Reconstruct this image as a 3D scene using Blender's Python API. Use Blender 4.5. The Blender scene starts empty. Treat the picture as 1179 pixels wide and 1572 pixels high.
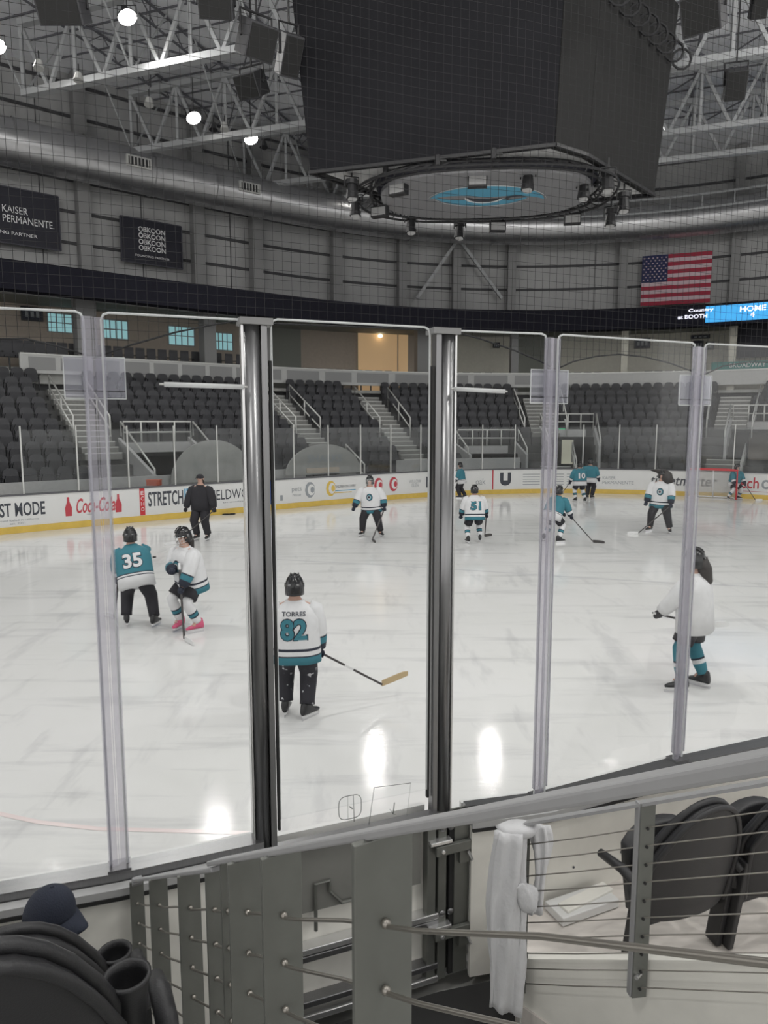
import bpy, bmesh, math, random
import numpy as np
from mathutils import Vector, Matrix, Quaternion
random.seed(7)
scn = bpy.context.scene
COL = scn.collection
V = Vector

# ------------------------------------------------------------------ camera
FPX, PITCH, EYE = 1090.0, math.atan(138 / 1090.0), 3.1
cam = bpy.data.cameras.new('camera')
camo = bpy.data.objects.new('camera', cam)
COL.objects.link(camo)
camo.location = (0, 0, EYE)
camo.rotation_euler = (math.pi / 2 - PITCH, 0, 0)
cam.sensor_fit = 'HORIZONTAL'
cam.sensor_width = 36
cam.lens = 36 * FPX / 1179
cam.clip_start = 0.02
cam.clip_end = 300
scn.camera = camo
# ------------------------------------------------------------------ world and exposure
w = bpy.data.worlds.new('World')
scn.world = w
w.use_nodes = True
bg = w.node_tree.nodes['Background']
bg.inputs[0].default_value = (1.0, 0.985, 0.965, 1)
bg.inputs[1].default_value = 1.45
scn.view_settings.view_transform = 'Standard'
scn.view_settings.look = 'None'
scn.view_settings.gamma = 1
scn.view_settings.exposure = -0.12
scn.cycles.max_bounces = 8
scn.cycles.diffuse_bounces = 3
scn.cycles.glossy_bounces = 3
scn.cycles.transparent_max_bounces = 24
scn.cycles.sample_clamp_indirect = 3
LAMP_W = 225.0          # watts of each high-bay lamp

# ------------------------------------------------------------------ materials
MATS = {}
def mat(name, col, rough=0.6, metal=0.0, emit=0.0, noise=0.0, nscale=8.0, bump=0.0, alpha=None, spec=0.5, stretch=None):
    if name in MATS: return MATS[name]
    m = bpy.data.materials.new(name); m.use_nodes = True
    nt = m.node_tree; b = nt.nodes['Principled BSDF']
    b.inputs['Base Color'].default_value = (*col, 1)
    b.inputs['Roughness'].default_value = rough
    b.inputs['Metallic'].default_value = metal
    b.inputs['Specular IOR Level'].default_value = spec
    if emit:
        b.inputs['Emission Color'].default_value = (*col, 1)
        b.inputs['Emission Strength'].default_value = emit
    if noise or bump:
        tc = nt.nodes.new('ShaderNodeTexCoord')
        n = nt.nodes.new('ShaderNodeTexNoise'); n.inputs['Scale'].default_value = nscale; n.inputs['Detail'].default_value = 6
        src = tc.outputs['Object']
        if stretch:
            mp = nt.nodes.new('ShaderNodeMapping'); mp.inputs['Scale'].default_value = stretch
            nt.links.new(src, mp.inputs[0]); src = mp.outputs[0]
        nt.links.new(src, n.inputs['Vector'])
        if noise:
            r = nt.nodes.new('ShaderNodeValToRGB')
            r.color_ramp.elements[0].position = 0.3; r.color_ramp.elements[1].position = 0.7
            r.color_ramp.elements[0].color = (*[c * (1 - noise) for c in col], 1)
            r.color_ramp.elements[1].color = (*[min(1, c * (1 + noise)) for c in col], 1)
            nt.links.new(n.outputs['Fac'], r.inputs[0]); nt.links.new(r.outputs[0], b.inputs['Base Color'])
        if bump:
            bp = nt.nodes.new('ShaderNodeBump'); bp.inputs['Strength'].default_value = bump; bp.inputs['Distance'].default_value = 0.01
            nt.links.new(n.outputs['Fac'], bp.inputs['Height']); nt.links.new(bp.outputs[0], b.inputs['Normal'])
    MATS[name] = m
    return m

def clear_mat(name, tint=(1, 1, 1), frost=0.0, gloss=0.5, frostcol=(0.8, 0.8, 0.85), grough=0.03):
    """clear sheet: transparent + fresnel gloss (+ a share of frosted diffuse)"""
    m = bpy.data.materials.new(name); m.use_nodes = True; nt = m.node_tree
    for n in list(nt.nodes): nt.nodes.remove(n)
    o = nt.nodes.new('ShaderNodeOutputMaterial')
    t = nt.nodes.new('ShaderNodeBsdfTransparent'); t.inputs[0].default_value = (*tint, 1)
    g = nt.nodes.new('ShaderNodeBsdfGlossy'); g.inputs['Roughness'].default_value = grough
    fr = nt.nodes.new('ShaderNodeFresnel'); fr.inputs[0].default_value = 1.4
    mu = nt.nodes.new('ShaderNodeMath'); mu.operation = 'MULTIPLY'; mu.inputs[1].default_value = gloss
    nt.links.new(fr.outputs[0], mu.inputs[0])
    mx = nt.nodes.new('ShaderNodeMixShader')
    nt.links.new(mu.outputs[0], mx.inputs[0]); nt.links.new(t.outputs[0], mx.inputs[1]); nt.links.new(g.outputs[0], mx.inputs[2])
    last = mx
    if frost:
        d = nt.nodes.new('ShaderNodeBsdfDiffuse'); d.inputs[0].default_value = (*frostcol, 1)
        tr = nt.nodes.new('ShaderNodeBsdfTranslucent'); tr.inputs[0].default_value = (*frostcol, 1)
        md = nt.nodes.new('ShaderNodeMixShader'); md.inputs[0].default_value = 0.5
        nt.links.new(d.outputs[0], md.inputs[1]); nt.links.new(tr.outputs[0], md.inputs[2])
        m2 = nt.nodes.new('ShaderNodeMixShader'); m2.inputs[0].default_value = frost
        nt.links.new(mx.outputs[0], m2.inputs[1]); nt.links.new(md.outputs[0], m2.inputs[2]); last = m2
    nt.links.new(last.outputs[0], o.inputs[0])
    MATS[name] = m
    return m

def ice_mat():
    m = bpy.data.materials.new('ice'); m.use_nodes = True; nt = m.node_tree; b = nt.nodes['Principled BSDF']
    tc = nt.nodes.new('ShaderNodeTexCoord')
    def noise(sc, stretch, detail=8, rot=0.0):
        mp = nt.nodes.new('ShaderNodeMapping'); mp.inputs['Scale'].default_value = stretch; mp.inputs['Rotation'].default_value = (0, 0, rot)
        n = nt.nodes.new('ShaderNodeTexNoise'); n.inputs['Scale'].default_value = sc; n.inputs['Detail'].default_value = detail; n.inputs['Roughness'].default_value = 0.65
        nt.links.new(tc.outputs['Object'], mp.inputs[0]); nt.links.new(mp.outputs[0], n.inputs['Vector']); return n
    a = noise(0.35, (1, 1, 1)); c = noise(1.1, (0.35, 2.6, 1), 10, 0.12); d = noise(0.9, (2.2, 0.5, 1), 9, 0.75)
    def ramp(src, p0, c0, p1, c1):
        r = nt.nodes.new('ShaderNodeValToRGB'); e = r.color_ramp.elements
        e[0].position, e[0].color, e[1].position, e[1].color = p0, (*c0, 1), p1, (*c1, 1)
        nt.links.new(src.outputs['Fac'], r.inputs[0]); return r
    def mul(x, y, f=1.0):
        q = nt.nodes.new('ShaderNodeMix'); q.data_type = 'RGBA'; q.blend_type = 'MULTIPLY'; q.inputs[0].default_value = f
        nt.links.new(x.outputs[0], q.inputs[6]); nt.links.new(y.outputs[0] if y.type == 'VALTORGB' else y.outputs[2], q.inputs[7])
        class O: pass
        return q
    r1 = ramp(a, 0.35, (0.73, 0.73, 0.715), 0.65, (0.77, 0.765, 0.76))
    r2 = ramp(c, 0.36, (0.86, 0.86, 0.87), 0.47, (1, 1, 1))
    r3 = ramp(d, 0.36, (0.88, 0.88, 0.89), 0.45, (1, 1, 1))
    q1 = nt.nodes.new('ShaderNodeMix'); q1.data_type = 'RGBA'; q1.blend_type = 'MULTIPLY'; q1.inputs[0].default_value = 1
    nt.links.new(r1.outputs[0], q1.inputs[6]); nt.links.new(r2.outputs[0], q1.inputs[7])
    q2 = nt.nodes.new('ShaderNodeMix'); q2.data_type = 'RGBA'; q2.blend_type = 'MULTIPLY'; q2.inputs[0].default_value = 1
    nt.links.new(q1.outputs[2], q2.inputs[6]); nt.links.new(r3.outputs[0], q2.inputs[7])
    nt.links.new(q2.outputs[2], b.inputs['Base Color'])
    b.inputs['Roughness'].default_value = 0.08
    b.inputs['Specular IOR Level'].default_value = 0.14
    bp = nt.nodes.new('ShaderNodeBump'); bp.inputs['Strength'].default_value = 0.25; bp.inputs['Distance'].default_value = 0.01
    nt.links.new(c.outputs['Fac'], bp.inputs['Height']); nt.links.new(bp.outputs[0], b.inputs['Normal'])
    return m

# colours
m_ice = ice_mat()
m_white = mat('board_white', (0.72, 0.72, 0.71), 0.35, noise=0.02, nscale=3)
m_puck_white = mat('puck_board', (0.80, 0.785, 0.73), 0.35, noise=0.06, nscale=5, bump=0.1)
m_yellow = mat('kick_yellow', (0.68, 0.47, 0.09), 0.4, noise=0.08, nscale=4)
m_cap = mat('cap_rail', (0.10, 0.10, 0.11), 0.4)
m_ledge = mat('ledge_grey', (0.42, 0.42, 0.42), 0.6, noise=0.06)
m_conc = mat('concrete', (0.42, 0.42, 0.40), 0.85, noise=0.15, nscale=3, bump=0.2)
m_conc_warm = mat('concrete_warm', (0.64, 0.60, 0.56), 0.8, noise=0.12, nscale=6, bump=0.2, stretch=(1, 4, 1))
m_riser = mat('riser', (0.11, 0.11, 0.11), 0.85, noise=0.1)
m_stair = mat('stair_concrete', (0.22, 0.22, 0.21), 0.8, noise=0.08)
m_seat = mat('seat_charcoal', (0.040, 0.040, 0.046), 0.55, noise=0.15, nscale=2)
m_seat2 = mat('seat_pan', (0.026, 0.026, 0.031), 0.6)
m_seat_blk = mat('seat_black', (0.022, 0.022, 0.024), 0.45, bump=0.15, nscale=250)
m_seat_cloth = mat('seat_cloth', (0.030, 0.031, 0.036), 0.85, bump=0.5, nscale=400)
m_wall = mat('metal_wall', (0.40, 0.40, 0.40), 0.6, noise=0.05, nscale=1.5)
m_seam = mat('wall_seam', (0.06, 0.06, 0.065), 0.7)
m_colm = mat('steel_column', (0.25, 0.25, 0.25), 0.55)
m_band = mat('navy_band', (0.012, 0.012, 0.019), 0.8, spec=0.15, noise=0.1)
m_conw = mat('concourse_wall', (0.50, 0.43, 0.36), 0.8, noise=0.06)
m_conw2 = mat('concourse_pale', (0.66, 0.64, 0.56), 0.8, noise=0.05)
m_conw3 = mat('concourse_olive', (0.27, 0.28, 0.25), 0.8)
m_fascia = mat('fascia_grey', (0.58, 0.58, 0.57), 0.6, noise=0.04)
m_fpanel = mat('fascia_panel', (0.30, 0.30, 0.30), 0.4)
m_duct = mat('duct_galv', (0.50, 0.50, 0.51), 0.33, 0.85, noise=0.08, nscale=2, bump=0.1)
m_truss = mat('truss_paint', (0.42, 0.43, 0.44), 0.5)
m_trussd = mat('truss_dark', (0.15, 0.15, 0.17), 0.6)
m_deck = mat('roof_deck', (0.86, 0.87, 0.90), 0.7, noise=0.08, nscale=1.2)
m_blackm = mat('black_metal', (0.020, 0.020, 0.022), 0.5)
m_screen = mat('led_screen', (0.019, 0.019, 0.022), 0.8, spec=0.1, noise=0.12, nscale=0.6)
m_screen2 = mat('board_frame', (0.028, 0.028, 0.028), 0.8, spec=0.15)
m_under = mat('board_under', (0.50, 0.50, 0.50), 0.5, noise=0.1)
m_disc = mat('disc_grey', (0.24, 0.24, 0.25), 0.45)
m_steel = mat('brushed_steel', (0.26, 0.26, 0.265), 0.30, 0.85, noise=0.06, nscale=30, stretch=(6, 6, 0.2))
m_steel_l = mat('bright_steel', (0.72, 0.72, 0.72), 0.25, 0.8)
m_rail = mat('rail_paint', (0.33, 0.33, 0.335), 0.5, 0.1, noise=0.04, nscale=20)
m_plate = mat('plate_paint', (0.17, 0.175, 0.16), 0.45, 0.4, noise=0.06, nscale=12)
m_cable = mat('steel_cable', (0.33, 0.31, 0.28), 0.35, 0.8)
m_hrail = mat('handrail', (0.60, 0.60, 0.58), 0.4, 0.3)
m_rubber = mat('rubber', (0.02, 0.02, 0.02), 0.8)
m_net = mat('net_cord', (0.012, 0.012, 0.014), 0.7)
m_red = mat('paint_red', (0.55, 0.03, 0.04), 0.5)
m_redd = mat('text_red', (0.50, 0.05, 0.07), 0.5)
m_textd = mat('text_dark', (0.05, 0.055, 0.07), 0.5)
m_textg = mat('text_grey', (0.30, 0.32, 0.34), 0.5)
m_textb = mat('text_blue', (0.10, 0.35, 0.55), 0.5)
m_blue = mat('paint_blue', (0.04, 0.09, 0.30), 0.5)
m_wtext = mat('white_text', (0.75, 0.75, 0.76), 0.5)
m_banner = mat('banner_navy', (0.012, 0.012, 0.022), 0.6)
m_border = mat('banner_border', (0.045, 0.045, 0.06), 0.6)
m_flagr = mat('flag_red', (0.36, 0.030, 0.06), 0.8)
m_flagw = mat('flag_white', (0.62, 0.48, 0.52), 0.8)
m_flagb = mat('flag_blue', (0.02, 0.025, 0.09), 0.8)
m_led = mat('led_blue', (0.05, 0.38, 0.80), 0.5, emit=0.8)
m_ledw = mat('led_white', (0.85, 0.85, 1.0), 0.5, emit=1.2)
m_lamp = mat('lamp_lens', (1.0, 0.97, 0.9), 0.5, emit=25.0)
m_warm = mat('warm_room', (0.75, 0.50, 0.27), 0.7, emit=0.30)
m_warml = mat('warm_bulb', (1.0, 0.85, 0.6), 0.5, emit=5.0)
m_day = mat('daylight_pane', (0.38, 0.70, 0.74), 0.4, emit=0.45)
m_green = mat('exit_green', (0.05, 0.55, 0.25), 0.5, emit=0.5)
m_doorl = mat('lit_door', (0.85, 0.83, 0.66), 0.5, emit=0.35)
m_teal = mat('cloth_teal', (0.040, 0.18, 0.23), 0.8, bump=0.3, nscale=40)
m_navy = mat('cloth_navy', (0.020, 0.024, 0.040), 0.8, bump=0.3, nscale=40)
m_wcloth = mat('cloth_white', (0.66, 0.66, 0.67), 0.85, noise=0.04, nscale=14, bump=0.4)
m_black = mat('cloth_black', (0.022, 0.021, 0.026), 0.85, bump=0.3, nscale=30)
m_snow = mat('cloth_black_snow', (0.024, 0.023, 0.028), 0.85, bump=0.3, nscale=30)
m_gcloth = mat('cloth_grey', (0.50, 0.50, 0.50), 0.85, bump=0.3, nscale=14)
m_skin = mat('skin', (0.52, 0.32, 0.25), 0.6)
m_hair = mat('hair_dark', (0.018, 0.013, 0.012), 0.5, bump=0.6, nscale=60)
m_helmet = mat('helmet_black', (0.018, 0.018, 0.02), 0.18)
m_chrome = mat('chrome', (0.7, 0.7, 0.72), 0.2, 1.0)
m_pink = mat('skate_pink', (0.62, 0.10, 0.20), 0.4)
m_skate = mat('skate_black', (0.02, 0.02, 0.022), 0.35)
m_holder = mat('skate_holder', (0.75, 0.75, 0.76), 0.4)
m_tape = mat('blade_tape', (0.50, 0.38, 0.22), 0.7)
m_stick = mat('stick_dark', (0.05, 0.045, 0.045), 0.4)
m_stickw = mat('stick_white', (0.72, 0.72, 0.72), 0.4)
m_cap_navy = mat('cap_navy', (0.020, 0.025, 0.042), 0.85, bump=0.4, nscale=200)
m_towel = mat('towel', (0.60, 0.60, 0.61), 0.9, bump=0.6, nscale=25)
m_door_olive = mat('gate_panel', (0.21, 0.21, 0.195), 0.5, noise=0.05)
m_glass = clear_mat('rink_glass', (0.985, 0.99, 0.99), 0.0, 0.07)
m_glass_far = clear_mat('far_glass', (0.93, 0.94, 0.94), 0.03, 0.6, (0.6, 0.6, 0.6))
m_acryl = clear_mat('acrylic_strip', (0.96, 0.955, 0.98), 0.24, .8, (0.66, 0.65, 0.71), 0.15)
m_acryl2 = clear_mat('acrylic_plate', (0.95, 0.95, 0.98), 0.20, 1.0, (0.6, 0.6, 0.68), 0.15)
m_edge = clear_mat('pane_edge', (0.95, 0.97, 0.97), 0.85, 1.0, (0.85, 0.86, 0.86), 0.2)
m_mesh = clear_mat('goal_mesh', (1, 1, 1), 0.42, 0.0, (0.75, 0.74, 0.72))

# snow specks on one pair of trousers
def snow_specks():
    nt = m_snow.node_tree; b = nt.nodes['Principled BSDF']
    tc = nt.nodes.new('ShaderNodeTexCoord'); n = nt.nodes.new('ShaderNodeTexNoise'); n.inputs['Scale'].default_value = 17; n.inputs['Detail'].default_value = 8
    nt.links.new(tc.outputs['Object'], n.inputs['Vector'])
    r = nt.nodes.new('ShaderNodeValToRGB'); r.color_ramp.elements[0].position = 0.63; r.color_ramp.elements[0].color = (0.024, 0.023, 0.03, 1)
    r.color_ramp.elements[1].position = 0.68; r.color_ramp.elements[1].color = (0.5, 0.5, 0.52, 1)
    nt.links.new(n.outputs['Fac'], r.inputs[0]); nt.links.new(r.outputs[0], b.inputs['Base Color'])
snow_specks()

# ------------------------------------------------------------------ object helpers
def tag(o, label=None, cat=None, group=None, kind=None):
    if label: o['label'] = label
    if cat: o['category'] = cat
    if group: o['group'] = group
    if kind: o['kind'] = kind
    return o
def empty(name, loc=(0, 0, 0), rz=0.0, label=None, cat=None, group=None, scale=None):
    o = bpy.data.objects.new(name, None); COL.objects.link(o)
    o.location = loc; o.rotation_euler = (0, 0, rz); o.empty_display_size = 0.1
    if scale: o.scale = (scale,) * 3
    return tag(o, label, cat, group)
def copy_tree(o, parent=None):
    c = o.copy(); COL.objects.link(c)
    if parent is not None: c.parent = parent
    for ch in list(o.children):
        copy_tree(ch, c)
    return c
def frame(d, up=V((0, 0, 1))):
    d = V(d).normalized()
    if abs(d.dot(up)) > 0.99: up = V((1, 0, 0))
    x = d.cross(up).normalized(); y = x.cross(d).normalized()
    return x, y, d
class MB:
    def __init__(s): s.v = []; s.f = []; s.m = []; s.mats = []
    def mi(s, m):
        if m not in s.mats: s.mats.append(m)
        return s.mats.index(m)
    def add(s, vs, fs, m):
        b = len(s.v); k = s.mi(m); s.v += [tuple(v) for v in vs]
        for f in fs: s.f.append([i + b for i in f]); s.m.append(k)
        return s
    def hexa(s, p, m):   # 8 points: bottom 4 ccw, top 4 ccw
        return s.add(p, [(3, 2, 1, 0), (4, 5, 6, 7), (0, 1, 5, 4), (1, 2, 6, 5), (2, 3, 7, 6), (3, 0, 4, 7)], m)
    def box(s, c, size, m, rz=0.0, R=None):
        hx, hy, hz = [q / 2 for q in size]; R = R or Matrix.Rotation(rz, 3, 'Z'); c = V(c)
        pts = [c + R @ V(q) for q in ((-hx, -hy, -hz), (hx, -hy, -hz), (hx, hy, -hz), (-hx, hy, -hz), (-hx, -hy, hz), (hx, -hy, hz), (hx, hy, hz), (-hx, hy, hz))]
        return s.hexa(pts, m)
    def bar(s, a, b, wx, wy, m, side=None):
        """box from a to b; side = horizontal direction of the width wx"""
        a, b = V(a), V(b); d = (b - a).normalized()
        if side is None: x, y, _ = frame(d)
        else:
            x = (V(side) - d * V(side).dot(d)).normalized(); y = x.cross(d)
        x = x * wx / 2; y = y * wy / 2
        return s.hexa([a - x - y, a + x - y, a + x + y, a - x + y, b - x - y, b + x - y, b + x + y, b - x + y], m)
    def tube(s, pts, r, m, seg=8, closed=False, caps=True):
        pts = [V(p) for p in pts]; n = len(pts); rs = r if hasattr(r, '__len__') else [r] * n
        rings = []; x = None
        for i, p in enumerate(pts):
            if closed: d = pts[(i + 1) % n] - pts[i - 1]
            else: d = pts[min(i + 1, n - 1)] - pts[max(i - 1, 0)]
            d.normalize()
            if x is None: x, y, _ = frame(d)
            else:
                x = (x - d * x.dot(d)).normalized(); y = d.cross(x)
            if x.dot(d) > 0.5: x, y, _ = frame(d)
            y = d.cross(x)
            rings.append([p + (x * math.cos(t) + y * math.sin(t)) * rs[i] for t in [2 * math.pi * k / seg for k in range(seg)]])
        vs = [q for R in rings for q in R]; fs = []
        for i in range(n if closed else n - 1):
            a, b = i * seg, ((i + 1) % n) * seg
            for k in range(seg): fs.append((a + k, a + (k + 1) % seg, b + (k + 1) % seg, b + k))
        if caps and not closed: fs += [tuple(range(seg))[::-1], tuple(range((n - 1) * seg, n * seg))]
        return s.add(vs, fs, m)
    def loft(s, rings, m, caps=True, mats=None):
        n = len(rings[0]); vs = [q for R in rings for q in R]; b = len(s.v)
        s.v += [tuple(q) for q in vs]
        for i in range(len(rings) - 1):
            k = s.mi(mats[i] if mats else m)
            for j in range(n):
                s.f.append([b + i * n + j, b + i * n + (j + 1) % n, b + (i + 1) * n + (j + 1) % n, b + (i + 1) * n + j]); s.m.append(k)
        if caps:
            s.f.append([b + j for j in range(n)][::-1]); s.m.append(s.mi(mats[0] if mats else m))
            s.f.append([b + (len(rings) - 1) * n + j for j in range(n)]); s.m.append(s.mi(mats[-1] if mats else m))
        return s
    def ell(s, c, r, m, seg=12, rg=8, R=None, t0=0.0, t1=math.pi):
        c = V(c); R = R or Matrix.Identity(3); rings = []
        for i in range(rg + 1):
            t = t0 + (t1 - t0) * i / rg; t = min(max(t, 0.02), math.pi - 0.02)
            rings.append([c + R @ V((r[0] * math.sin(t) * math.cos(a), r[1] * math.sin(t) * math.sin(a), -r[2] * math.cos(t))) for a in [2 * math.pi * k / seg for k in range(seg)]])
        return s.loft(rings, m)
    def sheet(s, g, m):
        """grid of points rows x cols, open"""
        nr, nc = len(g), len(g[0])
        return s.add([q for r in g for q in r], [(i * nc + j, i * nc + j + 1, (i + 1) * nc + j + 1, (i + 1) * nc + j) for i in range(nr - 1) for j in range(nc - 1)], m)
    def slab(s, g, n, t, m):
        """grid with thickness t along n(i,j) or constant vector"""
        nr, nc = len(g), len(g[0]); fn = n if callable(n) else (lambda i, j: n)
        A = [V(g[i][j]) for i in range(nr) for j in range(nc)]
        Bq = [V(g[i][j]) + V(fn(i, j)) * t for i in range(nr) for j in range(nc)]
        N = nr * nc; fs = []
        for i in range(nr - 1):
            for j in range(nc - 1):
                a, b, c, d = i * nc + j, i * nc + j + 1, (i + 1) * nc + j + 1, (i + 1) * nc + j
                fs.append((a, b, c, d)); fs.append((d + N, c + N, b + N, a + N))
        for j in range(nc - 1):
            fs.append((j + 1, j, j + N, j + 1 + N)); k = (nr - 1) * nc; fs.append((k + j, k + j + 1, k + j + 1 + N, k + j + N))
        for i in range(nr - 1):
            fs.append((i * nc, (i + 1) * nc, (i + 1) * nc + N, i * nc + N)); k = nc - 1
            fs.append(((i + 1) * nc + k, i * nc + k, i * nc + k + N, (i + 1) * nc + k + N))
        return s.add(A + Bq, fs, m)
    def prism(s, poly, z0, z1, m):
        n = len(poly); vs = [(p[0], p[1], z0) for p in poly] + [(p[0], p[1], z1) for p in poly]
        fs = [tuple(range(n))[::-1], tuple(range(n, 2 * n))] + [(i, (i + 1) % n, n + (i + 1) % n, n + i) for i in range(n)]
        return s.add(vs, fs, m)
    def build(s, name, parent=None, smooth=False, bevel=0.0, fix=True, loc=None, sub=0):
        me = bpy.data.meshes.new(name); me.from_pydata(s.v, [], s.f); me.update()
        for m in s.mats: me.materials.append(m)
        me.polygons.foreach_set('material_index', s.m)
        if fix:
            bm = bmesh.new(); bm.from_mesh(me); bmesh.ops.recalc_face_normals(bm, faces=bm.faces); bm.to_mesh(me); bm.free()
        if smooth: me.polygons.foreach_set('use_smooth', [True] * len(me.polygons))
        o = bpy.data.objects.new(name, me); COL.objects.link(o)
        if parent is not None: o.parent = parent
        if loc is not None: o.location = loc
        if bevel:
            b = o.modifiers.new('b', 'BEVEL'); b.width = bevel; b.segments = 2; b.limit_method = 'ANGLE'
        if sub:
            b = o.modifiers.new('s', 'SUBSURF'); b.levels = sub; b.render_levels = sub
        return o
def struct(name, mb, **k): return tag(mb.build(name, **k), kind='structure')

_tc = {}
def text_verts(txt, bold=0.0, shear=0.0, spacing=1.0):
    k = (txt, bold, shear, spacing)
    if k in _tc: return _tc[k]
    cu = bpy.data.curves.new('t', 'FONT'); cu.body = txt; cu.size = 1; cu.offset = bold; cu.shear = shear
    cu.space_character = spacing; cu.align_x = 'CENTER'; cu.resolution_u = 3; cu.space_line = 0.8
    o = bpy.data.objects.new('t', cu); COL.objects.link(o)
    dg = bpy.context.evaluated_depsgraph_get(); dg.update()
    me = bpy.data.meshes.new_from_object(o.evaluated_get(dg))
    bpy.data.objects.remove(o); bpy.data.curves.remove(cu)
    vs = [tuple(v.co) for v in me.vertices]; fs = [tuple(p.vertices) for p in me.polygons]; bpy.data.meshes.remove(me)
    x0 = min(v[0] for v in vs); x1 = max(v[0] for v in vs); y0 = min(v[1] for v in vs); y1 = max(v[1] for v in vs)
    vs = [((v[0] - x0) / (x1 - x0), (v[1] - y0) / (y1 - y0)) for v in vs]
    _tc[k] = (vs, fs); return _tc[k]
def text_on(mb, txt, fn, m, **k):
    """fn(u,v) in 0..1 -> point"""
    vs, fs = text_verts(txt, **k); mb.add([fn(u, v) for u, v in vs], fs, m); return mb

# ------------------------------------------------------------------ where a point of the picture lies in the hall
CP, SP = math.cos(PITCH), math.sin(PITCH)
def ray(x, y):
    a = (x - 589.5) / FPX; b = -(y - 786) / FPX
    return V((a, CP + b * SP, -SP + b * CP))
def atz(x, y, z):
    d = ray(x, y); t = (z - EYE) / d.z; return V((d.x * t, d.y * t, z))
def aty(x, y, Y):
    d = ray(x, y); t = Y / d.y; return V((d.x * t, Y, EYE + d.z * t))
def proj(p):
    z = p[2] - EYE; dep = p[1] * CP - z * SP; return (589.5 + FPX * p[0] / dep, 786 - FPX * (p[1] * SP + z * CP) / dep)

# far side of the rink: one smooth plan curve; D = distance behind the boards
CPTS = [(-34, -2), (-26, 5.5), (-18, 12.8), (-10.6, 19.5), (-7.8, 21.9), (-4.2, 24.9), (-1.2, 27.3), (1.5, 29.3), (4.6, 30.7), (8.25, 31.1), (12.2, 30.2), (15.6, 28.2), (18.6, 25.2), (20.6, 21.6), (21.5, 17.5)]
def catmull(P, n=14):
    P = [np.array(q, float) for q in P]; out = []; P = [2 * P[0] - P[1]] + P + [2 * P[-1] - P[-2]]
    for i in range(1, len(P) - 2):
        a, b, c, d = P[i - 1:i + 3]
        for k in range(n):
            t = k / n; out.append(.5 * ((2 * b) + (-a + c) * t + (2 * a - 5 * b + 4 * c - d) * t * t + (-a + 3 * b - 3 * c + d) * t ** 3))
    out.append(P[-2]); return np.array(out)
BC = catmull(CPTS)
_t = np.gradient(BC, axis=0); _t /= np.linalg.norm(_t, axis=1)[:, None]
BN = np.stack([-_t[:, 1], _t[:, 0]], 1)
BL = np.r_[0, np.cumsum(np.linalg.norm(np.diff(BC, axis=0), axis=1))]
def bp(s, D, z):
    p = [np.interp(s, BL, BC[:, k]) for k in (0, 1)]; n = [np.interp(s, BL, BN[:, k]) for k in (0, 1)]
    return V((p[0] + n[0] * D, p[1] + n[1] * D, z))
def bnrm(s): return V((np.interp(s, BL, BN[:, 0]), np.interp(s, BL, BN[:, 1]), 0)).normalized()
def btan(s): n = bnrm(s); return V((n.y, -n.x, 0))
def hit(x, y, D):
    """(s, z) where the view ray through picture point x,y meets the curve at distance D"""
    d = ray(x, y); O = BC + BN * D; best = None
    for i in range(len(O) - 1):
        a, b = O[i], O[i + 1]; e = b - a; det = -d.x * e[1] + d.y * e[0]
        if abs(det) < 1e-9: continue
        t = (-a[0] * e[1] + a[1] * e[0]) / det; u = (d.x * a[1] - d.y * a[0]) / det
        if t > 0 and -1e-6 <= u <= 1 + 1e-6 and (best is None or t < best[0]): best = (t, BL[i] + u * (BL[i + 1] - BL[i]))
    return best[1], EYE + d.z * best[0]
def srange(a, b, st=0.7):
    n = max(2, int(math.ceil((b - a) / st)) + 1); return [a + (b - a) * i / (n - 1) for i in range(n)]
def strip(mb, s0, s1, prof, m, mats=None, st=0.8):
    """closed profile [(D,z)...] swept along the curve"""
    rings = [[bp(s, D, z) for D, z in prof] for s in srange(s0, s1, st)]
    mb.loft(rings, m); return mb

# ================================================================== STRUCTURE
S0, S1 = 24.0, 68.0
# ice: the whole rink floor
ice = MB()
rink = [tuple(p) for p in BC[::4]] + [(21.6, 13), (19.5, 10.6), (12, 8.2), (4.0, 5.05), (2.36, 4.40), (0.9, 3.86), (-0.6, 3.28), (-1.9, 2.93), (-6, 1.6), (-16, -6), (-28, -10)]
ice.add([(x, y, 0) for x, y in rink], [tuple(range(len(rink)))], m_ice)
o = struct('floor_ice', ice, fix=False)
if o.data.polygons[0].normal.z < 0: o.data.flip_normals()
# arena slab beneath everything
g = MB(); g.box((0, 18, -0.25), (130, 110, 0.3), m_conc); struct('floor_slab', g)

# ceiling and its deck ribs
g = MB(); g.box((0, 25, 17.2), (110, 100, 0.2), m_deck); struct('ceiling_deck', g)

# upper wall
WD = 10.0
g = MB(); strip(g, S0 - 6, S1 + 2, [(WD, 8.2), (WD + .25, 8.2), (WD + .25, 17.1), (WD, 17.1)], m_wall)
for z in np.arange(10.4, 17, 1.25):
    strip(g, S0 - 6, S1 + 2, [(WD - .06, z), (WD, z), (WD, z + .12), (WD - .06, z + .12)], m_seam)
for s in np.arange(S0 - 5, S1 + 1, 1.0):
    if int(s) % 4 == 0: g.box(bp(s, WD - .02, 13), (.03, .03, 8.2), m_seam, rz=math.atan2(btan(s).y, btan(s).x))
struct('wall_upper', g)
for i, px in enumerate([-60, 130, 303, 392, 515, 616, 700, 785, 957, 1130, 1290]):
    s, _ = hit(px, 400, WD - .3); t = btan(s); g = MB(); rz = math.atan2(t.y, t.x)
    wq = .42 if px < 600 else .34
    g.box(bp(s, WD - .3, 12.7), (wq, .5, 8.6), m_colm, rz=rz)
    g.box(bp(s, WD - .58, 12.7), (wq + .1, .05, 8.6), m_colm, rz=rz)
    struct('column_%d' % (i + 1), g)
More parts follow.
